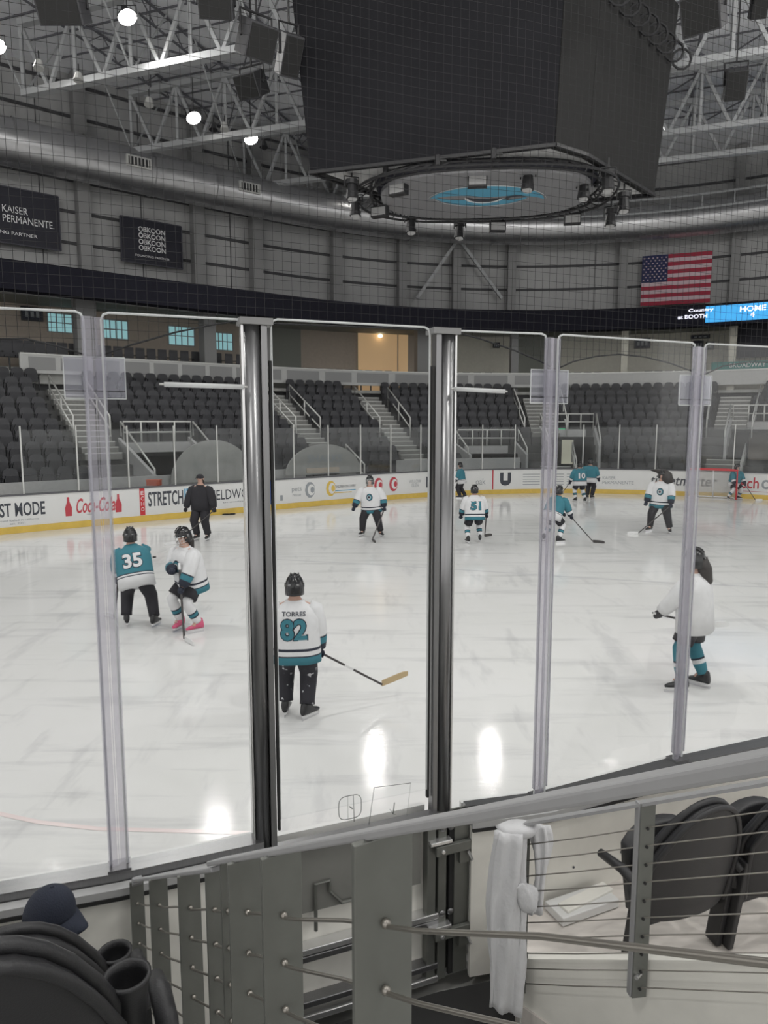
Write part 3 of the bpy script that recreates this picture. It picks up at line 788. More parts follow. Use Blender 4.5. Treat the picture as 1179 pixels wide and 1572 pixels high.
# walkway truss above the duct to the right
r = MB(); s0_, s1_ = hit(760, 320, 7.6)[0], S1
for z in (13.6, 14.25): r.tube([bp(s, 7.3, z) for s in srange(s0_, s1_, 1)], .06, m_truss, 6)
for s in np.arange(s0_, s1_, .9): r.bar(bp(s, 7.3, 13.6), bp(s, 7.3, 14.25), .04, .04, m_truss)
tag(r.build('duct_walkway_rail'), 'long pale railing of a walkway above the duct behind the scoreboard', 'railing')

TD = V((.940, -.342, 0)).normalized(); TN = V((.342, .940, 0))
ZB, ZT = 14.0, 16.2
def wall_t(off, D=9.3):
    """parameter along TD where the truss line meets the far-left wall"""
    t = -30
    best = -24
    O = BC + BN * D
    for i in range(len(O) - 1):
        a, b = O[i], O[i + 1]; e = b - a; det = TD.x * (-e[1]) + TD.y * e[0]
        if abs(det) < 1e-9: continue
        rx, ry = a[0] - TN.x * off, a[1] - TN.y * off
        t = (-rx * e[1] + ry * e[0]) / det; u = (TD.x * ry - TD.y * rx) / det
        if 0 <= u <= 1: yield t
offs = [14.3, 19.7, 25.1, 30.6, 33.6]
tl = ['that carries the brightest lamp', 'over the near end of the long duct', 'behind the scoreboard', 'beyond the scoreboard', 'against the end wall']
for i, of in enumerate(offs):
    ts = sorted(wall_t(of)); t0 = ts[0] if ts else -20; t1 = (ts[-1] if len(ts) > 1 else 24)
    t0 = max(t0, -20); t1 = min(t1, 26)
    if t1 < t0 + 6: t1 = t0 + 20
    P = lambda t, z, e=0: TN * (of + e) + TD * t + V((0, 0, z))
    root = empty('roof_truss', P((t0 + t1) / 2, ZB), label='deep pale steel roof truss ' + tl[i], cat='truss', group='roof trusses'); L = root.location.copy()
    r = MB(); r.bar(P(t0, ZB) - L, P(t1, ZB) - L, .30, .20, m_truss, side=TN); r.build('bottom_chord', parent=root)
    r = MB(); r.bar(P(t0, ZT) - L, P(t1, ZT) - L, .26, .2, m_truss, side=TN); r.build('top_chord', parent=root)
    r = MB(); n = int((t1 - t0) / 2.1); st = (t1 - t0) / n
    for k in range(n):
        a, b = t0 + k * st, t0 + (k + 1) * st
        r.bar(P(a, ZB) - L, P(a, ZT) - L, .1, .1, m_truss)
        m1 = (a + b) / 2
        r.bar(P(a, ZT) - L, P(m1, ZB) - L, .11, .11, m_truss); r.bar(P(m1, ZB) - L, P(b, ZT) - L, .11, .11, m_truss)
    r.build('web_member', parent=root)
    for k in range(0, n, 2):     # kicker braces out of the truss plane
        a = t0 + k * st; r = MB()
        for q in (-1, 1): r.bar(P(a, ZB) - L, P(a, ZT + .4, q * 1.9) - L, .05, .05, m_truss)
        r.build('kicker_brace', parent=root)
# joists spanning between the trusses: open-web
nj = 0
for t in np.arange(-19, 25, 2.9):
    a = 11.5; b = 36.5
    c = TD * t
    mid = TN * ((a + b) / 2) + c + V((0, 0, 16.5))
    r = MB(); A = TN * a + c + V((0, 0, 16.95)) - mid; B_ = TN * b + c + V((0, 0, 16.95)) - mid; dz = V((0, 0, -.6))
    r.bar(A, B_, .08, .06, m_trussd); r.bar(A + dz, B_ + dz, .07, .05, m_trussd)
    n = 16
    for k in range(n):
        p = A + (B_ - A) * (k / n); q = A + (B_ - A) * ((k + 1) / n); h_ = (p + q) / 2 + dz
        r.bar(p, h_, .03, .03, m_trussd); r.bar(h_, q, .03, .03, m_trussd)
    o = r.build('roof_joist', loc=mid); tag(o, 'dark open web steel joist running under the roof deck between the trusses', 'joist', 'roof joists'); nj += 1
# crossed bracing rods in plan
r0 = MB()
for k in range(10):
    for j in range(4):
        A = TN * (offs[0] + 5.4 * j) + TD * (-19 + 4.2 * k) + V((0, 0, 16.25)); B_ = A + TN * 5.4 + TD * 4.2
        C_ = A + TD * 4.2; D_ = A + TN * 5.4
        r0.bar(A, B_, .045, .045, m_trussd); r0.bar(C_, D_, .045, .045, m_trussd)
tag(r0.build('roof_bracing'), 'web of thin crossed bracing rods under the roof deck', 'bracing')
# purlin lines of the deck
g = MB()
for of in np.arange(8, 40, 1.4): g.bar(TN * of + TD * -22 + V((0, 0, 17.07)), TN * of + TD * 28 + V((0, 0, 17.07)), .05, .05, m_trussd)
struct('ceiling_rib', g)

# ================================================================== LAMPS
def high_bay(p, aim, label, group, watts=LAMP_W, omni=False):
    root = empty('high_bay_lamp', p, 0, label, 'lamp', group)
    q = (V(aim) - V(p)).normalized().to_track_quat('-Z', 'Y').to_matrix()
    r = MB(); r.loft([[q @ V((rr * math.cos(a), rr * math.sin(a), z)) for a in [i * math.pi / 8 for i in range(16)]] for rr, z in ((.08, .35), (.12, .2), (.27, .02), (.29, -.04))], m_blackm); r.build('housing', parent=root, smooth=True)
    r = MB(); r.loft([[q @ V((rr * math.cos(a), rr * math.sin(a), z)) for a in [i * math.pi / 8 for i in range(16)]] for rr, z in ((.27, -.045), (.22, -.07), (.02, -.09))], m_lamp); r.build('lens', parent=root, smooth=True)
    r = MB(); r.bar((0, 0, .2), (0, 0, 1.4), .03, .03, m_blackm); r.tube([(-.28, 0, 0), (-.28, 0, .3), (.28, 0, .3), (.28, 0, 0)], .015, m_blackm, 6); r.build('hanger', parent=root)
    ld = bpy.data.lights.new('lamp_light', 'POINT' if omni else 'SPOT'); ld.energy = watts * 4
    if not omni: ld.spot_size = 2.5; ld.spot_blend = .6
    ld.shadow_soft_size = .28; ld.color = (1, .985, .95)
    lo = bpy.data.objects.new('lamp_light', ld); COL.objects.link(lo); lo.parent = root
    lo.location = q @ V((0, 0, -.14)); lo.rotation_euler = q.to_euler()
    return root
lamps = [(195, 25, 15.0, 'bright round lamp high under the roof at the upper picture edge, largest glare'), (297, 180, 14.4, 'bright round lamp hanging over the duct, second in the row from the top'),
         (385, 212, 14.2, 'small bright lamp hanging furthest along the duct'), (-6, 70, 14.6, 'bright lamp cut by the left picture edge under the roof')]
for x, y, z, lb in lamps:
    p = atz(x, y, z); high_bay(p, (p.x * .55 + 2.5, p.y * .65 + 3, 0), lb, 'high bay lamps')
for i, p in enumerate([(-.5, 35.5, 14.6), (5.6, 35.5, 14.6), (10.5, 31, 14.6), (13.5, 18, 13.2), (15, 11, 13.2), (8.5, 8, 12.6), (0, 9.0, 12.6), (-9, 10, 12.6), (4, 1.5, 13), (-4, -3, 14), (10, -3, 14)]):
    high_bay(V(p), (p[0] * .7 + 1, p[1] * .5 + 7.5, 0), 'bright round lamp hanging under the roof, hidden behind the scoreboard' if i < 3 else 'unseen round lamp outside the view, shining all round to brighten the roof deck', 'high bay lamps over the rink', omni=i >= 3)  # unseen lamps shine all round, shaped to brighten the roof deck

# small spot lights clamped on the trusses
for i, (x, y, z, m) in enumerate([(121, 119, 13.8, m_hrail), (229, 157, 13.7, m_hrail), (328, 195, 13.6, m_blackm), (345, 195, 13.6, m_hrail), (405, 222, 13.6, m_blackm), (60, 100, 13.7, m_hrail)]):
    p = atz(x, y, z); r = MB(); r.tube([(0, 0, .12), (0, -.05, -.12)], [.1, .16], m, 10); r.bar((0, 0, .1), (0, 0, .4), .03, .03, m_blackm)
    o = r.build('truss_spotlight', loc=p); tag(o, ['small pale spotlight on the long truss chord', 'small pale spotlight above the duct grille', 'small black spotlight beside the second bright lamp', 'small pale spotlight beside the second bright lamp', 'small black spotlight beside the third bright lamp', 'small pale spotlight near the left picture edge'][i], 'spotlight', 'truss spotlights')
# loudspeakers hung from the roof
def speaker(x, y, Y, size, rot, label, m=m_blackm):
    p = aty(x, y, Y); root = empty('hanging_loudspeaker', p, rot, label, 'loudspeaker', 'roof loudspeakers')
    T = Matrix.Rotation(math.radians(32), 3, 'X')
    r = MB(); sx, sy, sz = size; r.box((0, 0, 0), size, m, R=T); r.build('cabinet', parent=root, bevel=.02)
    r = MB(); r.box(T @ V((0, -sy / 2 - .012, 0)), (sx * .9, .02, sz * .9), m_screen2, R=T); r.build('grille', parent=root)
    r = MB(); r.tube([(-sx * .55, 0, 0), (-sx * .55, 0, sz * .8), (sx * .55, 0, sz * .8), (sx * .55, 0, 0)], .03, m_blackm, 6); r.bar((0, 0, sz * .8), (0, 0, min(sz * .8 + 2.5, 16.9 - p.z)), .04, .04, m_blackm); r.build('yoke', parent=root)
m_spk = mat('speaker_grey', (.05, .05, .055), .6)
speaker(394, 62, 17.5, (.72, .6, .72), math.radians(38), 'grey cube loudspeaker hanging by the scoreboard, tilted, larger of the two', m_spk)
speaker(386, 130, 21.5, (.72, .6, .62), math.radians(-25), 'grey cube loudspeaker hanging below the tilted one', m_spk)
speaker(332, 8, 17.0, (.75, .5, .5), math.radians(5), 'bluish grey loudspeaker cut by the upper picture edge beside the bright lamp', m_spk)
speaker(97, 14, 16.5, (.95, .6, .55), math.radians(0), 'wide grey loudspeaker cut by the upper edge over the left trusses', m_spk)
speaker(444, 85, 19.5, (.5, .5, .95), math.radians(30), 'tall dark loudspeaker half hidden behind the scoreboard', m_spk)
speaker(1080, 18, 17.5, (.85, .6, .8), math.radians(-38), 'large dark loudspeaker at the upper edge right of the scoreboard', m_spk)
speaker(1129, 130, 21.5, (.55, .45, .75), math.radians(-15), 'black loudspeaker hanging alone on a bar at the upper right', m_blackm)
speaker(1166, 5, 18.0, (.35, .35, .6), math.radians(-10), 'narrow black loudspeaker in the upper right picture corner', m_blackm)

# ================================================================== SCOREBOARD
ZS = 9.7
q1, q2, q3, q4 = atz(475, 265, ZS), atz(853, 222, ZS), atz(902, 238, ZS), atz(1005, 300, ZS)
ctr = (q1 + q4) / 2
sb_ = empty('scoreboard', (ctr.x, ctr.y, ZS), 0, 'huge dark flared video scoreboard hanging from the roof over the rink', 'scoreboard')
C0 = V((ctr.x, ctr.y, ZS))
pts = [q1 - C0, q2 - C0, q3 - C0, q4 - C0, -(q2 - C0), -(q3 - C0)]
pts = [q1 - C0, q2 - C0, q3 - C0, q4 - C0, C0 - q2, C0 - q3]
ctrz = V((0, 0, 0))
def flare(p, k, z): return V((p.x * k, p.y * k, z))
HT = 5.2
faces = [(0, 1, 'front_screen', m_screen), (1, 2, 'corner_panel', m_screen2), (2, 3, 'side_screen', m_screen2), (3, 4, 'rear_screen', m_screen), (4, 5, 'corner_panel', m_screen2), (5, 0, 'side_screen', m_screen2)]
for a, b, nm, m in faces:
    A, B_ = pts[a], pts[b]; r = MB(); ins = .03 if (B_ - A).length > 2 else .0
    d = (B_ - A).normalized() * ins; k = 1.10
    A0, B0 = A + d, B_ - d; A1, B1 = flare(A0, k, HT), flare(B0, k, HT)
    inn = V((-(A0 + B0).x, -(A0 + B0).y, 0)).normalized() * .25
    r.hexa([A0, B0, B0 + inn, A0 + inn, A1, B1, B1 + inn, A1 + inn], m); r.build(nm, parent=sb_)
r = MB(); r.prism([(p.x * .97, p.y * .97) for p in pts], .02, .18, m_under); r.build('underside_panel', parent=sb_)
r = MB(); r.prism([(p.x * 1.07, p.y * 1.07) for p in pts], HT - .2, HT, m_blackm); r.build('top_frame', parent=sb_)
# lower edge trim
r = MB()
for i in range(6): r.bar(pts[i], pts[(i + 1) % 6], .08, .08, m_blackm)
r.build('lower_trim', parent=sb_)
# round ring truss and logo disc under the board
zd = ZS - .30
def fit_ring(z, n_, f_, l_, r_):
    n_, f_, l_, r_ = [atz(*q, z) for q in (n_, f_, l_, r_)]; return (V(((l_.x + r_.x) / 2, (n_.y + f_.y) / 2, z)), abs(r_.x - l_.x) / 2, abs(f_.y - n_.y) / 2)
dc, AX, AY = fit_ring(zd, (752, 264), (752, 335), (585, 290), (915, 288)); dcl = dc - C0; a0 = math.atan2((q2 - q1).y, (q2 - q1).x)
def rr(t, ax, ay, p=2.6):
    c, s = math.cos(t), math.sin(t); x = ax * abs(c) ** (2 / p) * (1 if c > 0 else -1); y = ay * abs(s) ** (2 / p) * (1 if s > 0 else -1)
    return V((x * math.cos(a0 * .3) - y * math.sin(a0 * .3), x * math.sin(a0 * .3) + y * math.cos(a0 * .3), 0))
N = 48
r = MB(); R1 = [dcl + rr(2 * math.pi * i / N, AX, AY) for i in range(N)]; r.prism([(p.x, p.y) for p in R1], dcl.z, dcl.z + .10, m_disc); r.build('logo_disc', parent=sb_)
r = MB()
for k, z in ((1.10, .02), (1.10, .22), (1.24, .02)): r.tube([dcl + rr(2 * math.pi * i / N, AX * k, AY * k) + V((0, 0, z)) for i in range(N)], .035, m_blackm, 6, closed=True)
for i in range(N):
    a = 2 * math.pi * i / N; b = a + math.pi / N
    r.bar(dcl + rr(a, AX * 1.10, AY * 1.10) + V((0, 0, .02)), dcl + rr(b, AX * 1.10, AY * 1.10) + V((0, 0, .22)), .025, .025, m_blackm)
    r.bar(dcl + rr(b, AX * 1.10, AY * 1.10) + V((0, 0, .22)), dcl + rr(a, AX * 1.24, AY * 1.24) + V((0, 0, .02)), .025, .025, m_blackm)
r.build('ring_truss', parent=sb_)
r = MB(); R2 = [dcl + rr(2 * math.pi * i / N, AX * .98, AY * .98) for i in range(N)]; R3 = [dcl + rr(2 * math.pi * i / N, AX * 1.05, AY * 1.05) for i in range(N)]
r.loft([[p + V((0, 0, .08)) for p in R2], [p + V((0, 0, .29)) for p in R3], [p + V((0, 0, .31)) for p in R3]], m_banner, caps=False); r.build('disc_skirt', parent=sb_)
# emblem on the disc: blue swooshes
m_em = mat('emblem_blue', (.10, .36, .52), .5); m_emw = mat('emblem_white', (.80, .82, .84), .5); r = MB()
def em(pts2, m, z): r.add([dcl + V((x, y, -z)) for x, y in pts2], [tuple(range(len(pts2)))], m)
def cres(cx, cy, ax, ay, t0, t1, th, m, z):
    n = 14; o_ = [(cx + ax * math.cos(t0 + (t1 - t0) * i / n), cy + ay * math.sin(t0 + (t1 - t0) * i / n)) for i in range(n + 1)]
    i_ = [(cx + (ax - th * math.sin(math.pi * i / n)) * math.cos(t0 + (t1 - t0) * i / n), cy + (ay - th * math.sin(math.pi * i / n)) * math.sin(t0 + (t1 - t0) * i / n)) for i in range(n + 1)]
    for k in range(n): em([o_[k], o_[k + 1], i_[k + 1], i_[k]], m, z)
cres(.1, .35, 1.65, 1.35, 3.3, 6.1, .95, m_em, .008); cres(.1, .35, 1.72, 1.42, 3.3, 6.1, .06, m_emw, .012)
cres(-.1, -.25, 1.35, 1.0, .15, 2.9, .6, m_em, .009); cres(-.1, -.25, 1.42, 1.07, .15, 2.9, .05, m_emw, .013)
cres(.0, 0, .55, .5, 0, 3.2, .3, m_emw, .016); cres(.0, 0, .45, .4, 0, 3.2, .25, m_textd, .018); cres(.9, .0, .3, .25, 2, 6, .14, m_textd, .018)
r.build('emblem', parent=sb_, fix=False)
# four hoist cables
for p in pts[::2] + [pts[1]]:
    r = MB(); r.bar(V((p.x, p.y, HT)), V((p.x * .9, p.y * .9, 16.9 - ZS)), .05, .05, m_blackm); r.build('hoist_cable', parent=sb_)
# lattice of dark cable tray at the upper right corner
r = MB()
A = flare(pts[3], 1.12, HT * .98); 
for k in range(9):
    p = flare(pts[2] * (1 - k / 8) + pts[3] * (k / 8), 1.13, HT * .72 + .05); r = MB()
    r.tube([p + V((.28 * math.cos(a), 0, .28 * math.sin(a))) for a in [i * math.pi / 5 for i in range(10)]], .035, m_blackm, 5, closed=True)
    r.build('cable_loop', parent=sb_)
# hanging stage lights around the ring: each a thing
def stage_light(p, kind, label):
    root = empty('stage_light', p, random.uniform(-.6, .6), label, 'stage light', 'stage lights under the scoreboard')
    r = MB()
    if kind == 0:
        r.tube([(0, 0, -.1), (0, -.04, -.5)], [.12, .17], m_blackm, 10); r.tube([(0, 0, .0), (0, 0, -.12)], [.17, .17], m_blackm, 10)
    else:
        r.box((0, 0, -.25), (.5, .22, .3), m_blackm); 
    r.build('lamp_head', parent=root)
    r = MB()
    if kind: r.box((0, -.115, -.25), (.44, .01, .22), m_ledge)
    else: r.tube([(0, -.04, -.505), (0, -.045, -.52)], [.13, .13], m_ledge, 10)
    r.build('lens', parent=root)
    r = MB(); r.tube([(-.2, 0, -.2), (-.2, 0, .08), (.2, 0, .08), (.2, 0, -.2)], .02, m_blackm, 5); r.bar((0, 0, .08), (0, 0, .32), .04, .04, m_blackm); r.build('yoke', parent=root)
sl = [(546, 318, 0), (583, 326, 1), (631, 346, 0), (706, 355, 0), (764, 350, 1), (879, 338, 1), (938, 335, 0), (958, 310, 0), (612, 290, 1), (733, 277, 1), (811, 275, 0), (897, 290, 0), (934, 276, 0), (540, 290, 0)]
where = ['at the near end of the far ring edge', 'beside the first can light on the far edge', 'second can light on the far ring edge', 'third can light, below the disc middle', 'box shaped, below the disc middle', 'box shaped, on the eastern far edge', 'tilted can at the eastern ring end', 'tall can beside the tilted one', 'pale fronted box over the western disc', 'pale fronted box over the disc middle', 'tall can in front of the disc', 'tall can at the eastern disc edge', 'small can under the side screen', 'can under the western screen corner']
for (x, y, k), wl in zip(sl, where):
    p = atz(x, y - 14, ZS - .22 if y > 305 else ZS - .15); stage_light(p, k, 'black stage light hanging under the scoreboard, ' + wl)
for i, (x, y) in enumerate([(592, 262), (672, 246), (758, 236), (905, 262), (915, 280)]):
    p = atz(x, y, ZS - .06); r = MB(); r.tube([(0, 0, .12), (0, 0, -.12)], .07, m_blackm, 8); r.box((.12, 0, 0), (.2, .06, .06), m_blackm)
    o = r.build('rigging_clamp', loc=p); tag(o, 'small black rigging clamp on the scoreboard underside', 'clamp', 'rigging clamps')

# ================================================================== GOAL
gp = atz(1090, 765, 0) + V((0, -.15, 0)); s_ = hit(1090, 765, 0)[0]; rz = math.atan2(btan(s_).y, btan(s_).x)
gl = empty('hockey_goal', gp, rz, 'red framed hockey goal with white netting standing near the end boards', 'goal')
r = MB(); r.tube([(-.9, -.35, .04), (-.9, -.35, 1.2), (.9, -.35, 1.2), (.9, -.35, .04)], .04, m_red, 8); r.build('front_frame', parent=gl, smooth=True)
r = MB(); r.tube([(-.9, -.35, .04), (-.75, .45, .04), (.75, .45, .04), (.9, -.35, .04)], .03, m_wtext, 8); r.tube([(-.9, -.35, 1.2), (-.5, .1, 1.2), (.5, .1, 1.2), (.9, -.35, 1.2)], .04, m_red, 8); r.tube([(0, .1, 1.2), (0, .45, .04)], .03, m_wtext, 8); r.build('rear_frame', parent=gl, smooth=True)
r = MB(); r.sheet([[V(p) for p in ((-.9, -.35, .05), (-.75, .45, .05), (.75, .45, .05), (.9, -.35, .05))], [V(p) for p in ((-.9, -.35, 1.2), (-.5, .1, 1.2), (.5, .1, 1.2), (.9, -.35, 1.2))]], m_mesh); r.build('netting', parent=gl)

# round white pull-down graphic behind the boards (half disc sign) 
s, z = hit(500, 735, .9); r = MB(); n = 20; cx = bp(s, .95, 1.1); t = btan(s)
m_dome = mat('dome_grey', (.34, .34, .33), .6, noise=.1, nscale=3)
arc = [V((0, 0, 0)) + V((1.75 * math.cos(math.pi * i / n), 0, 1.15 * math.sin(math.pi * i / n))) for i in range(n + 1)]
r.add(arc + [p + V((0, .06, 0)) for p in arc], [tuple(range(n + 1)), tuple(range(n + 1, 2 * n + 2))[::-1]] + [(i, (i + 1) % (n + 1), n + 1 + (i + 1) % (n + 1), n + 1 + i) for i in range(n + 1)], m_dome)
text_on(r, 'SHARKS', lambda u, v: V((-.8 + 1.6 * u, -.01, .45 + .3 * v)), m_textg, bold=.03); r.box((-.1, -.02, .15), (1.5, .02, .2), m_conw)
o = r.build('arched_sign', loc=cx, fix=False); o.rotation_euler = (0, 0, math.atan2(t.y, t.x)); tag(o, 'grey half round sign with faint lettering behind the far glass', 'sign')
s, z = hit(330, 735, .9); r = MB(); r.add(arc + [p + V((0, .06, 0)) for p in arc], [tuple(range(n + 1)), tuple(range(n + 1, 2 * n + 2))[::-1]] + [(i, (i + 1) % (n + 1), n + 1 + (i + 1) % (n + 1), n + 1 + i) for i in range(n + 1)], m_dome)
o = r.build('arched_sign', loc=bp(s, .95, 1.05), fix=False); o.rotation_euler = (0, 0, math.atan2(btan(s).y, btan(s).x)); o.scale = (.9, 1, 1.25); tag(o, 'plain grey half round sign behind the far glass beside the coach', 'sign')
# orange box on the ledge
s, z = hit(233, 748, .5); r = MB(); m_or = mat('orange_red', (.50, .10, .05), .6); r.box((0, 0, .08), (.42, .25, .16), m_or); r.box((0, 0, .17), (.44, .27, .03), m_or); o = r.build('small_box', loc=bp(s, .3, 1.09)); tag(o, 'small orange red box on top of the far boards', 'box')
# pucks
for i, (x, y) in enumerate([(237, 856), (347, 790)]):
    p = atz(x, y, 0); r = MB(); r.tube([(0, 0, .001), (0, 0, .026)], .04 if i != 1 else .12, m_rubber, 16)
    if i == 1: r.tube([(.2, .1, .001), (.2, .1, .026)], .1, m_rubber, 12)
    tag(r.build('hockey_puck', loc=p), ['black puck on the ice beside the teal player bending over', 'black pucks pushed together at the foot of the far boards beside the coach'][i], 'puck', 'pucks')

# painted lines under the ice
def ice_line(pts_px, wd, m, name, label):
    r = MB(); P = [atz(x, y, .002) for x, y in pts_px]
    for a, b in zip(P[:-1], P[1:]):
        n_ = V((-(b - a).y, (b - a).x, 0)).normalized() * wd / 2; r.add([a - n_, b - n_, b + n_, a + n_], [(0, 1, 2, 3)], m)
    o = r.build(name); tag(o, label, 'line'); return o
m_lred = mat('line_red_faint', (.80, .69, .68), .2); m_lblue = mat('line_grey_faint', (.66, .66, .68), .2)
ice_line([(-20, 1245), (60, 1262), (150, 1272), (300, 1276), (420, 1280)], .05, m_lred, 'painted_line', 'faint pale red line under the ice near the nearest glass')
ice_line([(410, 858), (560, 866), (700, 874), (850, 884), (1000, 893), (1190, 902)], .07, m_lblue, 'painted_line', 'thin grey line across the ice behind the nearest players')

# ================================================================== NEAR GLASS AND GATE
NG = [V((-6.0, 1.55, 0)), V((-3.6, 2.33, 0)), V((-1.23, 3.07, 0)), V((-.59, 3.32, 0)), V((.30, 3.67, 0)), V((.89, 3.83, 0)), V((1.86, 4.27, 0)), V((3.3, 4.83, 0)), V((4.8, 5.5, 0))]
BASE, TOPZ = 1.03, 3.56
lab = ['wide glass pane at the left picture edge', 'glass pane between the left acrylic joint and the dark steel gate post', None, 'glass pane just right of the second steel gate post', 'glass pane between the two right acrylic joints', 'glass pane beyond the rightmost acrylic joint', 'glass pane outside the right picture edge']
def pane(a, b, label, z0=None, z1=TOPZ, gap=.03, kind='glass_barrier'):
    z0 = z0 or (1.05 if a.x < -.5 else .975)
    d = (b - a).normalized(); A, B_ = a + d * gap, b - d * gap; rt = empty(kind, (A + B_) / 2 + V((0, 0, z0)), math.atan2(d.y, d.x), 'large clear rink ' + label, 'glass pane', 'near rink glass panes')
    L = (B_ - A).length / 2; h = z1 - z0
    r = MB(); r.add([(-L, 0, 0), (L, 0, 0), (L, 0, h), (-L, 0, h)], [(0, 1, 2, 3)], m_glass); r.mats = [m_glass]
    r = MB(); r.box((0, 0, h / 2), (2 * L, .012, h), m_glass); r.build('sheet', parent=rt)
    r = MB(); c = .03   # polished rounded edge
    pts = [(-L, 0, 0), (-L, 0, h - c), (-L + c * .3, 0, h - c * .3), (-L + c, 0, h), (L - c, 0, h), (L - c * .3, 0, h - c * .3), (L, 0, h - c), (L, 0, 0)]
    r.tube(pts, .0055, m_edge, 6); r.build('polished_edge', parent=rt)
    return rt
for i, (a, b) in enumerate(zip(NG[1:-1], NG[2:])):
    if lab[i]: pane(a, b, lab[i], gap=.035 if i not in (1, 3) else (.035))
# steel gate posts (two channels each)
def steel_post(p, d, label):
    rt = empty('steel_post', p, math.atan2(d.y, d.x), label, 'post', 'steel gate posts')
    h = TOPZ - .02
    r = MB(); r.tube([(-.018, 0, BASE - .2), (-.018, 0, h)], .040, m_steel, 20); r.build('round_tube', parent=rt, smooth=True)
    r = MB(); r.box((.036, .0, (BASE - .2 + h) / 2), (.030, .06, h - BASE + .2), m_steel); r.box((-.062, 0, (BASE - .2 + h) / 2), (.012, .05, h - BASE + .2), m_steel_l); r.build('channel', parent=rt, bevel=.004)
    r = MB(); r.box((.066, -.006, (BASE + h - .12) / 2), (.012, .02, h - BASE - .2), m_rubber); r.build('rubber_seal', parent=rt)
    r = MB(); r.box((0, 0, h + .012), (.15, .10, .03), m_colm); r.build('top_cap', parent=rt)
    return rt
gd = (NG[4] - NG[3]).normalized()
steel_post(NG[3], gd, 'thick brushed steel gate post left of the standing numbered player')
sp2 = steel_post(NG[4], -gd, 'thick brushed steel gate post right of the stick blade')
# gate glass with sticker outlines
gp_ = pane(NG[3] + gd * .07, NG[4] - gd * .07, 'glass pane of the gate with two outlined marks low down', z0=1.12, z1=TOPZ + .01, gap=.005, kind='gate_glass')
Lg = (NG[4] - NG[3]).length / 2 - .075
gi = Matrix.Translation((NG[3] + NG[4]) / 2 + V((0, 0, 1.12))) @ Matrix.Rotation(math.atan2(gd.y, gd.x), 4, 'Z')
def on_gate(px, py):
    d = ray(px, py); o_ = V((0, 0, EYE)); c = (NG[3] + NG[4]) / 2; n = V((-gd.y, gd.x, 0)); t = (c - o_).dot(n) / d.dot(n); p = o_ + d * t
    return gi.inverted() @ p + V((0, -.014, 0))
m_line = mat('etched_line', (.22, .23, .22), .5)
r = MB(); c = on_gate(536, 1237); pts = []
for i in range(28):
    a = 2 * math.pi * i / 28; ca, sa2 = math.cos(a), math.sin(a)
    pts.append(c + V((.062 * abs(ca) ** .55 * (1 if ca > 0 else -1), 0, .064 * abs(sa2) ** .55 * (1 if sa2 > 0 else -1))))
r.tube(pts, .0022, m_line, 6, closed=True)
r.tube([c + V((-.012, 0, .06)), c + V((-.012, 0, -.06))], .0012, m_line, 5); r.tube([c + V((.018, 0, .065)), c + V((.022, 0, -.085))], .0022, m_line, 5); r.tube([c + V((-.004, 0, .005)), c + V((.014, 0, -.012))], .003, m_line, 5)
r.build('hand_hole', parent=gp_, smooth=True)
r = MB(); Q = [on_gate(*q) for q in ((565, 1263), (573, 1207), (629, 1200), (623, 1250))]
r.tube(Q[:3], .0018, m_line, 5); r.tube([Q[2], Q[3]], .0008, m_line, 5); r.tube([on_gate(604, 1230), on_gate(602, 1247)], .003, m_line, 5); r.tube([on_gate(597, 1240), on_gate(602, 1248), on_gate(606, 1248)], .0015, m_line, 5)
r.build('latch_plate', parent=gp_, smooth=True)
# acrylic joints
def joint(p, d, label, wide=.085):
    rt = empty('acrylic_joint', p, math.atan2(d.y, d.x), label, 'glass joint', 'acrylic joints of the near glass')
    r = MB()
    for x in (-1, 1): r.box((x * wide * .27, .012 * x, (BASE - .04 + TOPZ - .02) / 2), (wide * .40, .010, TOPZ - BASE + .02), m_acryl)
    r.build('clear_strip', parent=rt)
    r = MB()
    for x in (-.5, 0, .5): r.box((x * wide, 0, (BASE + TOPZ - .02) / 2), (.006, .02, TOPZ - BASE - .02), m_acryl)
    r.build('strip_rib', parent=rt)
    r = MB()
    for x in (-1, 1): r.box((x * .062, .02, 3.29), (.118, .008, .17), m_acryl2)
    r.build('corner_plate', parent=rt)
    r = MB(); r.tube([(-.122, .015, 3.20), (-.122, .015, 3.375), (.122, .015, 3.375), (.122, .015, 3.20), (-.122, .015, 3.20)], .003, m_edge, 5); r.tube([(-.12, .01, 3.232), (.12, .01, 3.232)], .002, m_net, 5); r.build('plate_edge', parent=rt)
    r = MB(); r.box((0, 0, BASE + (0 if p.x < -.5 else -.07)), (.10, .09, .06), m_steel); r.build('foot_bracket', parent=rt)
for p, d, lb in [(NG[2], NG[3] - NG[2], 'milky acrylic joint strip with a square clear plate, leftmost of three'), (NG[5], NG[6] - NG[5], 'milky acrylic joint strip with a square clear plate in front of the bending teal player'),
              (NG[6], NG[7] - NG[6], 'milky acrylic joint strip with a square clear plate in front of the goal'), (NG[7], NG[8] - NG[7], 'milky acrylic joint strip outside the right picture edge')]:
    joint(p, d.normalized(), lb)
